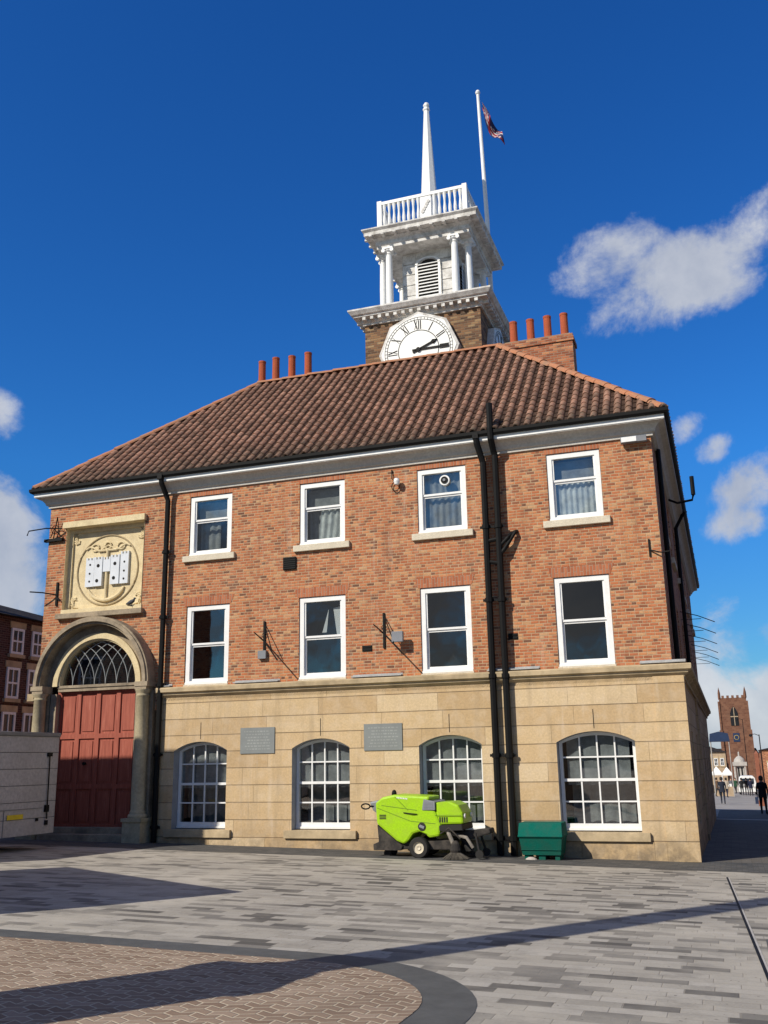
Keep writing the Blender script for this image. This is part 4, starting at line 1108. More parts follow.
# ------------------------------------------------------------------ grit bin
gb = thing('grit_bin', 'teal green plastic grit bin against the wall beside the thick downpipes', 'grit bin', (-3.1, -.62, G(-3.1,-.62)))
def frustum(mb, w0, d0a, d0b, z0, w1, d1a, d1b, z1, mi=0):
    A = [(-w0,d0a,z0),(w0,d0a,z0),(w0,d0b,z0),(-w0,d0b,z0)]; B = [(-w1,d1a,z1),(w1,d1a,z1),(w1,d1b,z1),(-w1,d1b,z1)]
    for i in range(4): mb.face([A[i],A[(i+1)%4],B[(i+1)%4],B[i]], mi)
    mb.face(B, mi); mb.face(A[::-1], mi)
mb = MB('bin'); frustum(mb, .40, -.24, .3, .1, .45, -.31, .35, .45)
mb.box(-.445,.445,-.315,.36,.43,.47)
for x in (-.37,.0,.37-.1): mb.box(x-.0 if x else -.07, x+.1 if x else .07, -.2, .28, .0, .1)
for k in (.2,.31): mb.box(-.425,.425,-.282,-.2,k,k+.014)
b = mb.build('bin_body', gb, bevel=.012)
mb = MB('binlid'); frustum(mb, .465, -.34, .38, .475, .45, -.25, .33, .74); mb.box(-.47,.47,-.35,.385,.46,.5); mb.build('lid', gb, bevel=.015)
mb = MB('salt'); mb.lathe(-.22, -.27, [(.13,.0),(.11,.04),(.05,.065),(0,.07)], 9, sy=.5); mb.build('grit_spill', gb)

# ------------------------------------------------------------------ trailer on the left
tr = thing('catering_trailer', 'white boarded box trailer standing in shade before the portal, seen from its side', 'trailer', (-14.95,-5.4,G(-14.95,-5.4)))
tz = G(-14.95,-5.4)
mb = MB('trailer', 'trailer_edge'); X1 = 1.05; Y1 = 2.7; zb, zt = .68-tz, 2.80-tz
mb.box(-X1, X1, -Y1, Y1, zb, zt, skip='r')
nb = 6
for k in range(nb):
    z0 = zb+(zt-zb)*k/nb; z1 = zb+(zt-zb)*(k+1)/nb
    mb.box(X1-.02, X1, -Y1, Y1, z0+.008, z1-.008, skip='l')
mb.face([(X1-.02,-Y1,zb),(X1-.02,Y1,zb),(X1-.02,Y1,zt),(X1-.02,-Y1,zt)], 1)
tb = mb.build('trailer_body', tr)
mb = MB('trailer_edge'); mb.box(-X1-.03, X1+.03, -Y1-.03, Y1+.03, zt, zt+.09); mb.build('roof_trim', tr, bevel=.02)
mb = MB('black'); mb.tube([(X1+.03,Y1-.33,2.42-tz),(X1+.03,Y1-.3,1.0-tz)], .014); mb.box(X1,X1+.05,Y1-.4,Y1-.26,2.36-tz,2.44-tz); mb.box(X1,X1+.05,Y1-.38,Y1-.26,1.15-tz,1.3-tz)
mb.obox((X1+.02,Y1-.3,.92-tz),(.02,0,0),(0,.04,0),(0,0,.05)); mb.obox((X1+.02,Y1-.62,1.0-tz),(.02,0,0),(0,.03,0),(0,0,.03)); mb.build('door_latch', tr)
mb = MB('trailer_edge'); mb.box(X1, X1+.012, -Y1+.2, Y1-.45, 1.235-tz, 1.25-tz); mb.box(X1, X1+.012, 1.02, 1.035, zb, 1.235-tz); mb.build('hatch_seam', tr)
mb = MB('yellow'); mb.box(X1+.012, X1+.022, 1.12, 1.62, 1.04-tz, 1.14-tz); mb.build('number_plate', tr)
for s in (-1, 1):
    for yy in (-.5, .4):
        w = MB('rubber', 'rim'); w.disc((s*.8, yy, .31), .31, (1,0,0), .2, 22); w.disc((s*(.8+.1), yy, .31), .17, (1,0,0), .02, 16, 1); w.build('wheel', tr)
mb = MB('trailer_edge'); mb.box(-.95,.95,-2.5,2.5,.28,zb); mb.build('chassis', tr)
mb = MB('trailer_edge'); mb.tube([(.0,-2.6,.35),(0,-3.5,.4)], .05); mb.tube([(0,-3.4,.4),(0,-3.4,.03)], .03); mb.build('tow_bar', tr)

# ------------------------------------------------------------------ generic building
def building(name, label, x0, x1, y0, y1, h, wallm, roofm, wins, roof_h=2.0, zb=None, hip=True, gl_m='glass', frame=.08, win_label=None, chim=()):
    """wins: list of (face, a0, a1, z0, z1) face in 'fkrl'"""
    zg = min(G(x0,y0), G(x1,y1), G(x0,y1), G(x1,y0)) if zb is None else zb
    t = thing(name, label, 'building', ((x0+x1)/2, (y0+y1)/2, zg)); ox, oy = (x0+x1)/2, (y0+y1)/2
    a, b, c, d = x0-ox, x1-ox, y0-oy, y1-oy; H = h-zg
    mb = MB(wallm); mb.box(a, b, c, d, -1.0, H, skip='b'); mb.build('wall', t)
    e = .25; mb = MB(roofm); w = (b-a)/2; dd = (d-c)/2; r = min(w, dd)
    if roof_h > 0:
        A = [(a-e,c-e,H+.004),(b+e,c-e,H+.004),(b+e,d+e,H+.004),(a-e,d+e,H+.004)]
        if w < dd: R1, R2 = ((a+b)/2, c+(r if hip else -e), H+roof_h), ((a+b)/2, d-(r if hip else -e), H+roof_h); mb.face([A[0],A[1],R1]); mb.face([A[1],A[2],R2,R1]); mb.face([A[2],A[3],R2]); mb.face([A[3],A[0],R1,R2])
        else: R1, R2 = (a+(r if hip else -e), (c+d)/2, H+roof_h), (b-(r if hip else -e), (c+d)/2, H+roof_h); mb.face([A[0],A[1],R2,R1]); mb.face([A[1],A[2],R2]); mb.face([A[2],A[3],R1,R2]); mb.face([A[3],A[0],R1])
        mb.face(A[::-1]); rf = mb.build('roof', t)
    else:
        mb.box(a-.1, b+.1, c-.1, d+.1, H+.003, H+.2); rf = mb.build('roof', t)
    for (qx, qy, qw, zt) in chim:
        m2 = MB('brick_dark', 'terracotta'); m2.box(qx-ox-qw, qx-ox+qw, qy-oy-.35, qy-oy+.35, H-.5, zt-zg); m2.lathe(qx-ox, qy-oy, [(.12,zt-zg),(.1,zt-zg+.5),(0,zt-zg+.5)], 10, 1); m2.build('chimney', rf)
    mats = MB('white', 'glass', 'dark', 'stone_trim')
    for f, p, q, z0, z1 in wins:
        m2 = MB('white', 'stone_trim'); g = MB(gl_m)
        def bx(m, u0, u1, d0, d1, za, zb2, mi=0):
            if f == 'r': m.box(b+d0, b+d1, u0-oy, u1-oy, za-zg, zb2-zg, mi)
            elif f == 'l': m.box(a-d1, a-d0, u0-oy, u1-oy, za-zg, zb2-zg, mi)
            elif f == 'f': m.box(u0-ox, u1-ox, c-d1, c-d0, za-zg, zb2-zg, mi)
            else: m.box(u0-ox, u1-ox, d+d0, d+d1, za-zg, zb2-zg, mi)
        fr = frame
        bx(m2,p,p+fr,.0,.06,z0,z1); bx(m2,q-fr,q,.0,.06,z0,z1); bx(m2,p+fr,q-fr,.0,.06,z0,z0+fr); bx(m2,p+fr,q-fr,.0,.06,z1-fr,z1); bx(m2,p+fr,q-fr,.0,.055,(z0+z1)/2-.03,(z0+z1)/2+.03)
        bx(m2,(p+q)/2-.02,(p+q)/2+.02,.0,.05,z0+fr,(z0+z1)/2-.03); bx(m2,(p+q)/2-.02,(p+q)/2+.02,.0,.05,(z0+z1)/2+.03,z1-fr)
        bx(m2,p-.08,q+.08,.0,.1,z0-.12,z0-.002,1); bx(m2,p-.08,q+.08,.0,.04,z1+.002,z1+.22,1)
        o = m2.build('window', t); bx(g,p+fr,q-fr,.005,.02,z0+fr,z1-fr); g.build('pane', o)
    return t
# opaque dark glazing for distant buildings
M['farglass'] = (lambda t: (t.col((0.03,0.04,0.055)), t.m)[1])(NT('dark_glazing', 0.05, 0.8))
lw = []
for k in range(5):
    y = 4.8+k*1.05*1.0
    lw += [('r', y, y+.62, 5.9, 6.78), ('r', y-.08, y+.54, 4.4, 5.44), ('r', y-.15, y+.5, 2.6, 3.95), ('r', y-.15, y+.5, .7, 2.2)]
building('brick_townhouse', 'dark red brick townhouse with white sashes and hipped slate roof behind the white trailer', -30, -22, 1.2, 11.5, 7.15, 'brick_dark', 'slate', lw, 1.3, gl_m='farglass', chim=((-23.2,3.4,.4,9.1),))

# ------------------------------------------------------------------ end of the street
ch = thing('church', 'distant red brown church with a square pinnacled tower at the end of the street', 'church', (2.27, 152, -3.3))
def chp(p): return (p[0]-2.27, p[1]-152, p[2]+3.3)
mb = MB('brick_church'); mb.box(-2.15, 2.15, -2, 2.2, -1, 14.75, skip='b'); tw = mb.build('tower', ch)
mb = MB('brick_church')
for sx in (-1,1):
    for z0, z1, w in ((0,4.5,.75),(4.5,9.5,.5),(9.5,14.2,.3)): mb.box(sx*2.15-w/2+(sx*w*.3), sx*2.15+w/2+(sx*w*.3), -2-w*.7, -1.9, z0, z1)
mb.build('buttress', tw)
mb = MB('brick_church')
for sx in (-1,1):
    for sy in (-1,1): mb.lathe(sx*2.05, sy*2.0, [(.22,14.7),(.2,15.6),(.0,16.6)], 4, smooth=False)
for k in range(5): mb.box(-1.7+k*.78, -1.3+k*.78, -2.05, -1.85, 14.75, 15.15)
mb.build('pinnacle', tw)
mb = MB('dark', 'tan'); pts = [(-.62,10.2),(.62,10.2),(.62,12.2),(.35,12.9),(0,13.35),(-.35,12.9),(-.62,12.2)]; mb.prism(pts, -2.06, -1.99, 0)
mb.box(-.05,.05,-2.1,-2.06,10.2,13.2,1); mb.box(-.6,.6,-2.09,-2.06,11.6,11.75,1); mb.build('belfry_window', tw)
mb = MB('blue', 'gold'); mb.box(-.5,.5,-2.08,-1.99,7.6,9.0); mb.disc((0,-2.1,8.3), .38, (0,1,0), .04, 20, 1); mb.disc((0,-2.13,8.3), .32, (0,1,0), .03, 20, 0); mb.build('clock', tw)
mb = MB('brick_church', 'slate'); mb.box(-4.4, 3.4, 2.2, 16, -1, 5.2, skip='b'); mb.face([(-4.5,2.1,5.2),(3.5,2.1,5.2),(3.0,6,6.6),(-4.0,6,6.6)],1); mb.face([(-4.0,6,6.6),(3.0,6,6.6),(3.0,16,6.6),(-4,16,6.6)],1)
mb.box(-4.4,-2.4,-1.4,2.2,-1,4.2,skip='b'); mb.box(2.4,4.1,-1.8,2.2,-1,4.9,skip='b'); mb.build('nave', ch)
mb = MB('dark')
for x in (-4.0,-3.2): mb.box(x,x+.4,-1.45,-1.395,1.5,3.4)
for x in (2.9,): mb.box(x,x+.4,-1.85,-1.795,1.5,3.8)
mb.build('nave_window', ch)

mo = thing('monument', 'white stone memorial with columns and small dome before the church tower', 'monument', (1.95, 110, G(1.95,110)))
mb = MB('pale'); mb.box(-.95,.95,-.95,.95,-.3,.5); mb.box(-.8,.8,-.8,.8,.5,.9); mb.box(-.45,.45,-.45,.45,.9,3.2)
for sx in (-1,1):
    for sy in (-1,1): mb.lathe(sx*.62, sy*.62, [(.15,.9),(.13,3.1),(.17,3.2)], 10)
mb.box(-.85,.85,-.85,.85,3.2,3.65); mb.lathe(0,0,[(.7,3.65),(.6,4.0),(.3,4.3),(.1,4.4),(.1,4.8),(0,4.95)],14); mb.build('body', mo)
mb = MB('dark')
for x in (-.3,.1): mb.box(x,x+.2,-.46,-.44,1.1,3.0)
mb.build('niche', mo)
building('shop_building', 'low tan building left of the distant church with pale shopfront', -6.0, .35, 118, 128, 2.6, 'tan', 'slate', [('f',-1.2,-.7,.8,1.8),('f',-.4,.1,.8,1.8)], 1.2, gl_m='farglass')
building('brick_shop', 'long low red brick building right of the distant church', 4.55, 20, 104, 118, 2.7, 'brick_chimney', 'slate', [('f',5.0,5.5,-.2,1.2),('f',6.2,6.7,-.2,1.2)], 1.5, gl_m='farglass')
aw = thing('market_stall', 'market stall with dark blue canopy on poles beside the side wall far down the street', 'market stall', (.05, 80, G(.05,80)))
mb = MB('blue'); zc = 3.45-G(.05,80); mb.prism([(-.95,zc),(.95,zc),(.85,zc+.75),(.0,zc+.95),(-.85,zc+.75)], -1.2, 1.2); mb.build('canopy', aw)
for sx in (-.85,.85):
    for sy in (-1.1,1.1): mb = MB('pale'); mb.tube([(sx,sy,0),(sx,sy,zc)], .04, 6); mb.build('pole', aw)
mb = MB('tan','white'); mb.box(-.8,.8,-1.0,-.3,.0,.9); mb.box(-.7,.7,-.9,-.4,.9,1.15,1); mb.build('counter', aw)
for k, (x, y, c1, lab) in enumerate(((-.75,98,'white','white gabled gazebo left of the memorial near the side wall'),(.35,104,'white','white gabled gazebo touching the left of the distant memorial'))):
    t = thing('gazebo', lab, 'gazebo', (x,y,G(x,y)), group='white gazebos at the street end')
    mb = MB(c1); mb.lathe(0,0,[(.85,2.0),(.85,2.2),(.0,3.0)],4,smooth=False,rot=PI/4); mb.build('canopy', t)
    for sx in (-.58,.58): mb = MB(c1); mb.tube([(sx,-.58,0),(sx,-.58,2.0)], .06, 6); mb.build('pole', t)
    mb = MB('tan'); mb.box(-.5,.5,-.4,.4,0,.9); mb.build('counter', t)
# tall brown totem sign post, lamp posts
tp = thing('sign_post', 'tall red brown timber post beside the dark figure at the right edge', 'post', (2.42,45,G(2.42,45)))
mb = MB('redbrown'); mb.box(-.12,.12,-.12,.12,0,3.2); mb.lathe(0,0,[(.17,3.2),(0,3.4)],4,smooth=False,rot=PI/4); mb.build('post', tp)
mb = MB('redbrown'); mb.box(-.17,.17,-.17,.17,0,.35); mb.build('base', tp)
def lamp(x, y, h, label):
    t = thing('street_lamp', label, 'street lamp', (x,y,G(x,y)), group='street lamps at the far end')
    mb = MB('black'); mb.tube([(0,0,0),(0,0,.8),(0,0,h)], [.09,.06,.04], 8); mb.build('pole', t)
    mb = MB('black'); mb.tube([(0,0,h-.1),(-.35,0,h+.05),(-.7,0,h)], .03, 6); mb.lathe(-.7,0,[(0,h-.2),(.16,h-.12),(.1,h+.03),(0,h+.05)],10); mb.build('lantern', t)
lamp(3.45, 70, 5.4, 'black street lamp over the long red shop')
lamp(3.0, 120, 9.5, 'thin black street lamp close to the right of the church tower')
# van
vn = thing('van', 'small white van parked in front of the distant church', 'van', (2.36,92,G(2.36,92)))
mb = MB('white','farglass'); mb.prism([(-.9,.3),(.9,.3),(.9,1.1),(.78,1.75),(.6,1.95),(-.6,1.95),(-.78,1.75),(-.9,1.1)], -1.6, 1.6, 0); mb.build('body', vn, bevel=.06)
mb = MB('farglass'); mb.box(-.65,.65,-1.63,-1.6,1.15,1.7); mb.build('windscreen', vn)
for sx in (-.8,.8):
    for sy in (-1.0,1.0): mb = MB('rubber'); mb.disc((sx,sy,.3), .3, (1,0,0), .2, 16); mb.build('wheel', vn)
for sx in (-.7,.7): mb = MB('pale'); mb.box(sx-.12,sx+.12,-1.63,-1.6,.7,.88); mb.build('headlight', vn)
# ------------------------------------------------------------------ people
def person(label, loc, rotz, coat, legs, h=1.72, stride=.18, arm=.1, hair='hair', bag=None, group=None):
    M.setdefault('c'+str(coat), plain('coat_cloth', coat, 0.9)); M.setdefault('l'+str(legs), plain('trouser_cloth', legs, 0.9))
    J = {}; V = []; E = []
    def v(n, p, r): J[n] = len(V); V.append((p, r))
    def e(a, b): E.append((J[a], J[b]))
    v('pel',(0,0,.95),(.16,.11)); v('wai',(0,0,1.1),(.145,.1)); v('che',(0,0,1.32),(.18,.12)); v('nek',(0,0,1.47),(.06,.06)); v('hed',(0,-.02,1.58),(.085,.1)); v('top',(0,-.01,1.68),(.07,.08))
    for a, b in (('pel','wai'),('wai','che'),('che','nek'),('nek','hed'),('hed','top')): e(a, b)
    for s, n in ((-1,'l'),(1,'r')):
        f = stride*s
        v('hip'+n,(s*.09,0,.9),(.095,.1)); v('kne'+n,(s*.1,-f*.6-.03,.5),(.06,.065)); v('ank'+n,(s*.1,-f+.03*(1 if f<0 else 0),.09),(.04,.045)); v('toe'+n,(s*.11,-f-.14,.04),(.04,.03))
        e('pel','hip'+n); e('hip'+n,'kne'+n); e('kne'+n,'ank'+n); e('ank'+n,'toe'+n)
        v('sho'+n,(s*.19,0,1.4),(.06,.06)); v('elb'+n,(s*.24,s*arm*.6+.02,1.12),(.043,.043)); v('wri'+n,(s*.24,s*arm-.05,.88),(.028,.028)); v('han'+n,(s*.24,s*arm-.07,.79),(.03,.02))
        e('che','sho'+n); e('sho'+n,'elb'+n); e('elb'+n,'wri'+n); e('wri'+n,'han'+n)
    me = bpy.data.meshes.new('tmp'); me.from_pydata([p for p, r in V], E, []); me.update()
    ob = bpy.data.objects.new('tmp', me); C.objects.link(ob)
    md = ob.modifiers.new('skin', 'SKIN'); sk = me.skin_vertices[0] if me.skin_vertices else None
    if sk is None:
        bm = bmesh.new(); bm.from_mesh(me); bm.verts.layers.skin.verify(); bm.to_mesh(me); bm.free(); sk = me.skin_vertices[0]
    for i, (p, r) in enumerate(V): sk.data[i].radius = r
    sk.data[0].use_root = True
    sb = ob.modifiers.new('sub', 'SUBSURF'); sb.levels = 1; sb.render_levels = 1
    bpy.context.view_layer.update()
    m2 = bpy.data.meshes.new_from_object(ob.evaluated_get(bpy.context.evaluated_depsgraph_get()))
    bpy.data.objects.remove(ob)
    t = thing('person', label, 'person', (loc[0],loc[1],G(*loc)), rotz, group); t.scale = (h/1.76,)*3
    m2.materials.clear()
    for k in ('skin','c'+str(coat),'l'+str(legs),'rubber'): m2.materials.append(M[k])
    for p in m2.polygons:
        c = p.center; p.use_smooth = True
        if c.z > 1.45 or (abs(c.x) > .19 and c.z < .87): mi = 0
        elif c.z > .84 : mi = 1
        elif c.z > .1: mi = 2
        else: mi = 3
        p.material_index = mi
    b = bpy.data.objects.new('body', m2); C.objects.link(b); b.parent = t
    hb = MB(hair); hb.lathe(0, .01, [(.1,1.55),(.115,1.62),(.11,1.7),(.07,1.76),(0,1.775)], 12, sx=.92, sy=1.0)
    for i, q in enumerate(hb.v):
        if q[1] < -.04 and q[2] < 1.66: hb.v[i] = (q[0]*.9, -.03, q[2])
    hb.build('hair', t)
    cb = MB('c'+str(coat)); cb.lathe(0, 0, [(.2,.78),(.185,.95),(.165,1.1),(.19,1.3),(.17,1.42),(.08,1.48)], 16, sy=.72); cb.build('coat', t)
    if bag: q = MB(bag); q.box(.2,.34,-.12,.1,.5,.8); q.build('bag', t)
    return t
person('person in a black coat and hat walking away at the right edge of the street', (2.1,29), PI, (.008,.008,.01), (.01,.01,.012), 1.8, bag='white')
person('person in dark blue clothes striding in the shade close to the side wall', (.12,48), PI, (.015,.02,.035), (.02,.025,.04), 1.75, stride=.24)
person('person in a grey coat among the stalls left of the van', (.68,92), .3, (.12,.12,.13), (.02,.02,.03))
person('person in a dark green coat left of the van', (1.15,97), -.4, (.015,.06,.03), (.03,.03,.04))
person('person in a black jacket just left of the white van', (1.7,86), PI, (.012,.012,.014), (.015,.015,.02))
person('person in a dark jacket in front of the white van', (2.15,85), .1, (.02,.015,.015), (.012,.012,.018))
person('person in a navy coat right of the white van', (2.5,82), PI, (.012,.015,.04), (.012,.012,.015))
person('person in a pale beige coat before the gazebos, left of the van', (.3,72), 2.6, (.4,.34,.27), (.03,.03,.05))
person('person in brown coat beside the blue canopied stall', (-.55,76), PI/2, (.12,.07,.04), (.03,.03,.03))

# ------------------------------------------------------------------ outside the frame: market column, and casters and blockers added for the light
mc = thing('market_cross', 'tall stone column on a square pedestal standing on the block paving', 'column', (-5.35,-17.0,G(-5.35,-17)))
mb = MB('stone_trim'); mb.box(-.62,.62,-.62,.62,-.2,.3); mb.box(-.54,.54,-.54,.54,.3,.6); mb.box(-.44,.44,-.44,.44,.6,2.5); mb.box(-.5,.5,-.5,.5,2.5,2.75); mb.build('pedestal', mc, bevel=.02)
mb = MB('stone_trim'); mb.lathe(0,0,[(.42,2.75),(.44,2.9),(.36,3.0),(.3,3.1),(.29,6.0),(.23,11.0),(.26,11.05),(.33,11.2),(.36,11.3)],24); mb.build('shaft', mc)
mb = MB('stone_trim'); mb.box(-.4,.4,-.4,.4,11.3,11.5); mb.lathe(0,0,[(.2,11.5),(.3,11.7),(.25,12.0),(0,12.2)],16); mb.build('capital', mc)
ang = math.atan2(.42,-.907)
lo = thing('unseen_lorry', 'white box lorry added out of view to cast the left ground shadow', 'lorry', (-8.54,-12.3,G(-8.54,-12.3)), ang)  # unseen lorry, added to cast the wedge of shadow on the paving
mb = MB('trailer'); mb.box(.02,5.2,0,2.3,.7,3.3); mb.build('cargo_box', lo, bevel=.03)
mb = MB('white'); mb.prism([(5.35,.5),(7.0,.5),(7.0,1.5),(6.6,2.5),(5.35,2.6)], .1, 2.2); mb.build('cab', lo, bevel=.05)
mb = MB('farglass'); mb.obox((6.82,1.15,2.0),(.01,0,0),(0,.95,0),(-.18,0,.42)); mb.build('windscreen', lo)
for x in (1.2, 6.2):
    for y in (.2,2.1): mb = MB('rubber','rim'); mb.disc((x,y,.45), .45, (0,1,0), .28, 22); mb.disc((x,y+(.15 if y>1 else -.15),.45), .22, (0,1,0), .02, 16, 1); mb.build('wheel', lo)
mb = MB('trailer_edge'); mb.box(.1,6.8,.5,1.8,.45,.7); mb.build('chassis', lo)
wn = []
for k in range(6):
    x = -32.5+k*2.7; wn += [('k', x, x+1.1, 1.6, 3.2), ('k', x, x+1.1, 4.5, 6.1)]
bt = building('unseen_terrace', 'long brick terrace with white windows, added out of view to shade the portal', -34, -16.2, -14, -8, 8.95, 'brick', 'slate', wn, 0, gl_m='farglass', chim=((-24,-8.4,2.6,9.75),))  # unseen terrace added to shade the portal; wide chimney notches its shadow
for o_ in [c for c in C.objects if c.parent == bt and c.name.startswith(('wall', 'roof'))]:      # end skewed back to trim the shadow it casts
    for v_ in o_.data.vertices:
        if v_.co.x > 7 and v_.co.y < 0: v_.co.x -= 4.2
wn = []
for k in range(22):
    x = -60+k*4.2
    for z0 in (2.2, 5.6): wn.append(('k', x, x+1.4, z0, z0+1.8))
building('unseen_shop_row', 'long low row of brick shops, added behind the viewer for window reflections', -62, 34, -86, -74, 9.0, 'brick_dark', 'slate', wn, 2.0, gl_m='farglass')  # row added behind the camera to darken the window reflections

wn = []
for k in range(24):
    y = -12+k*4.4
    for z0 in (.2, 3.6, 6.6): wn.append(('l', y, y+1.3, z0, z0+1.8))
building('unseen_street_row', 'three storey row of old brick houses facing the side wall across the street', 10.5, 20, -14, 96, 10.0, 'brick_dark', 'slate', wn, 2.5, gl_m='farglass')  # added out of view to block sky light on side wall and street
# ------------------------------------------------------------------ camera
cam = bpy.data.cameras.new('camera'); co = bpy.data.objects.new('camera', cam); C.objects.link(co)
yaw, pitch, roll = -0.3339872536790124, 0.2573199350080882, -0.017871411805618343
cy, sy, cp, sp = math.cos(yaw), math.sin(yaw), math.cos(pitch), math.sin(pitch)
f = Vector((sy*cp, cy*cp, sp)); r = Vector((cy, -sy, 0)); u = r.cross(f)
r2 = math.cos(roll)*r+math.sin(roll)*u; u2 = -math.sin(roll)*r+math.cos(roll)*u
mt = Matrix((r2, u2, -f)).transposed().to_4x4(); mt.translation = Vector((0.7728, -21.631, 2.1113)); co.matrix_world = mt
cam.sensor_fit = 'VERTICAL'; cam.sensor_height = 36.0; cam.lens = 948.847/1024*36; cam.clip_end = 8000; cam.clip_start = .05
bpy.context.scene.camera = co

# ------------------------------------------------------------------ light and sky
SAZ, SEL = R(31.0), R(36.0)
sd = bpy.data.lights.new('sun', 'SUN'); so = bpy.data.objects.new('sun', sd); C.objects.link(so)
sd.energy = 4.9; sd.angle = R(.5); sd.color = (1.0, 0.93, 0.82)
d = Vector((math.sin(SAZ)*math.cos(SEL), math.cos(SAZ)*math.cos(SEL), -math.sin(SEL)))
so.rotation_euler = d.to_track_quat('-Z', 'Y').to_euler(); so.location = (-20,-40,40)
w = bpy.data.worlds.new('World'); bpy.context.scene.world = w; w.use_nodes = True; t = w.node_tree
bg = t.nodes['Background']; N = lambda k, **a: (lambda n: ([setattr(n, x, y) for x, y in a.items()], n)[1])(t.nodes.new(k))
sky = N('ShaderNodeTexSky', sky_type='NISHITA'); sky.sun_disc = False; sky.sun_elevation = SEL; sky.sun_rotation = PI+SAZ
sky.air_density = 1.0; sky.dust_density = 0.3; sky.ozone_density = 2.0; sky.altitude = 0
def mth(op, a, b=0.0, c=0.0):
    n = N('ShaderNodeMath', operation=op)
    for i, v in enumerate((a, b, c)):
        if hasattr(v, 'links'): t.links.new(v, n.inputs[i])
        else: n.inputs[i].default_value = v
    return n.outputs[0]
tc = N('ShaderNodeTexCoord'); sp_ = N('ShaderNodeSeparateXYZ'); t.links.new(tc.outputs['Generated'], sp_.inputs[0])
az = mth('DEGREES', mth('ARCTAN2', sp_.outputs[0], sp_.outputs[1])); el = mth('DEGREES', mth('ARCSINE', sp_.outputs[2]))
def nz(scale, detail, dist=0.0, rough=.6):
    n = N('ShaderNodeTexNoise'); n.inputs['Scale'].default_value = scale; n.inputs['Detail'].default_value = detail; n.inputs['Roughness'].default_value = rough
    n.inputs['Distortion'].default_value = dist; t.links.new(tc.outputs['Generated'], n.inputs[0]); return n.outputs[0]
# clouds: (azimuth, elevation, half width, half height, tilt, density)
clouds = [(-.6,27.7,3.6,2.2,.2,2.3),(-3.2,28.6,4.6,2.7,.2,1.6),(2.4,28.0,5.2,2.2,.25,1.3),(-.8,26.4,5.8,2.4,.15,1.6),(-.5,18.4,1.4,1.3,.3,1.7),(.9,17.2,1.7,1.1,.3,1.6),(3.2,15.2,3.0,2.0,.3,1.8),(1.6,13.0,2.2,1.3,.2,1.3),
          (3.4,6.6,2.6,1.6,0,1.1),(0.8,6.4,2.2,2.2,0,1.3),(0.3,2.0,9,3.6,0,1.8),(4.5,3.0,6,3.4,0,1.4),(-42.6,19.8,1.7,1.5,-.3,1.1),(-41.8,13.6,2.4,2.6,0,1.6),(-42.4,9,3.8,5.6,0,1.6),(-38,4,8,3.2,0,1.2),
          (150,28,26,16,0,1.6),(195,24,30,14,0,1.6),(235,34,26,16,0,1.6),(100,34,26,16,0,1.6),(200,11,60,8,0,1.7),(0,97,500,42,0,2.2),(180,30,70,24,0,2.2),(-150,34,50,24,0,2.2),(95,22,30,20,0,1.6),(-95,22,24,20,0,1.6),(60,30,18,14,0,1.3),(270,30,22,14,0,1.4)]  # unseen clouds added behind and overhead for fill and window reflections
tot = None
for (a, e, ra, re, tl, dn) in clouds:
    da = mth('SUBTRACT', az, a if a < 180 else a-360); de = mth('SUBTRACT', el, e)
    x = mth('DIVIDE', da, ra); y = mth('DIVIDE', mth('SUBTRACT', de, mth('MULTIPLY', da, tl)), re)
    q = mth('SUBTRACT', 1.0, mth('ADD', mth('MULTIPLY', x, x), mth('MULTIPLY', y, y)))
    q = mth('MAXIMUM', mth('MULTIPLY', q, dn), -2.6)
    tot = q if tot is None else mth('SMOOTH_MAX', tot, q, .25)
fine = nz(10, 12, .25, .64); big = nz(3.2, 4, .2)
dens = mth('ADD', mth('MULTIPLY', tot, .55), mth('ADD', mth('MULTIPLY', mth('SUBTRACT', fine, .5), 3.6), mth('MULTIPLY', mth('SUBTRACT', big, .5), .6)))
mr = N('ShaderNodeMapRange', interpolation_type='SMOOTHSTEP'); mr.inputs[1].default_value = .02; mr.inputs[2].default_value = .95
t.links.new(dens, mr.inputs[0]); mask = mth('MULTIPLY', mr.outputs[0], .92)
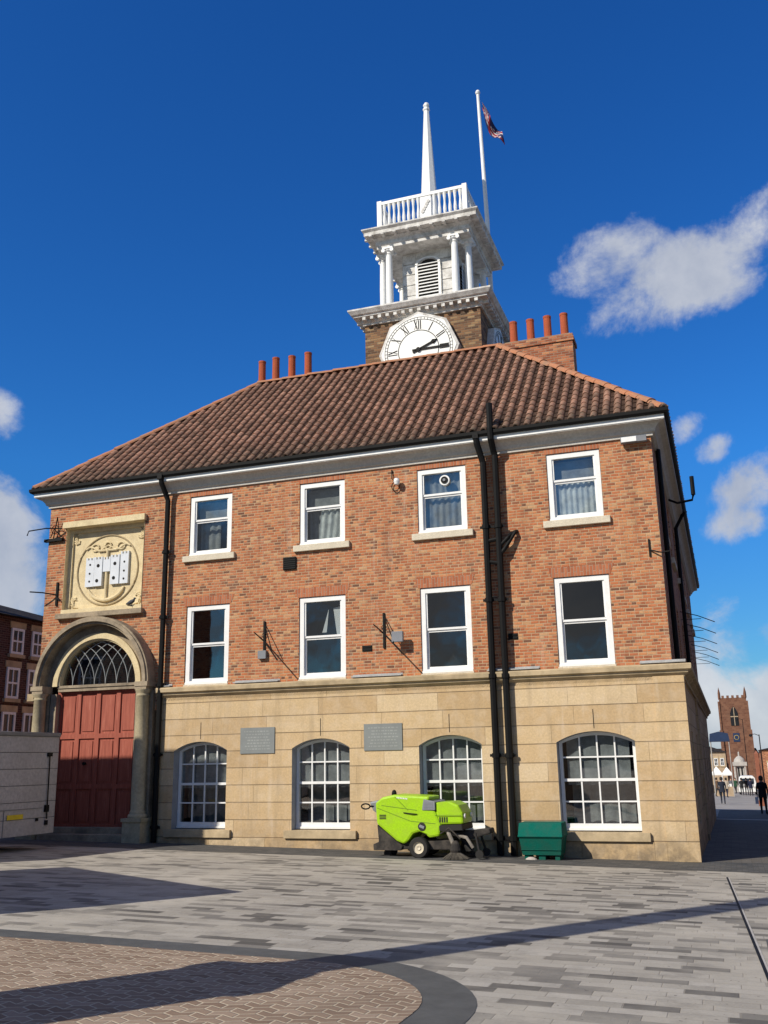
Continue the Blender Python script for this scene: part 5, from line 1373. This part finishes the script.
hs = N('ShaderNodeHueSaturation'); hs.inputs['Saturation'].default_value = 1.3; hs.inputs['Value'].default_value = 1.12; hs.inputs['Hue'].default_value = .516
t.links.new(sky.outputs[0], hs.inputs['Color'])
cr = N('ShaderNodeValToRGB'); cr.color_ramp.elements[0].position = .3; cr.color_ramp.elements[1].position = .75
cr.color_ramp.elements[0].color = (4.2,4.7,5.8,1); cr.color_ramp.elements[1].color = (8.6,8.7,8.9,1)
t.links.new(nz(6, 6, .2), cr.inputs[0])
# clouds behind the viewer, out of view, greyed warm to neutralise the shadow fill
bk = N('ShaderNodeMapRange'); bk.inputs[1].default_value = .35; bk.inputs[2].default_value = -.25; t.links.new(sp_.outputs[1], bk.inputs[0])
gc = N('ShaderNodeMix', data_type='RGBA', blend_type='MULTIPLY'); t.links.new(bk.outputs[0], gc.inputs[0]); t.links.new(cr.outputs[0], gc.inputs[6]); gc.inputs[7].default_value = (.40,.35,.285,1)
tint = N('ShaderNodeMix', data_type='RGBA', blend_type='MULTIPLY'); tint.inputs[0].default_value = 1.0
tr_ = N('ShaderNodeMapRange'); tr_.inputs[1].default_value = 5; tr_.inputs[2].default_value = 17; t.links.new(el, tr_.inputs[0])
tcl = N('ShaderNodeMix', data_type='RGBA'); t.links.new(tr_.outputs[0], tcl.inputs[0]); tcl.inputs[6].default_value = (.3,.66,.92,1); tcl.inputs[7].default_value = (.36,1.04,1.34,1)
t.links.new(tcl.outputs[2], tint.inputs[7]); t.links.new(hs.outputs[0], tint.inputs[6])
mx = N('ShaderNodeMix', data_type='RGBA'); t.links.new(mask, mx.inputs[0]); t.links.new(tint.outputs[2], mx.inputs[6]); t.links.new(gc.outputs[2], mx.inputs[7])
t.links.new(mx.outputs[2], bg.inputs[0]); bg.inputs[1].default_value = .092
sc = bpy.context.scene
sc.render.engine = 'CYCLES'
sc.view_settings.view_transform = 'Standard'; sc.view_settings.look = 'None'; sc.view_settings.exposure = 0; sc.view_settings.gamma = 1
sc.cycles.max_bounces = 6; sc.cycles.transparent_max_bounces = 12
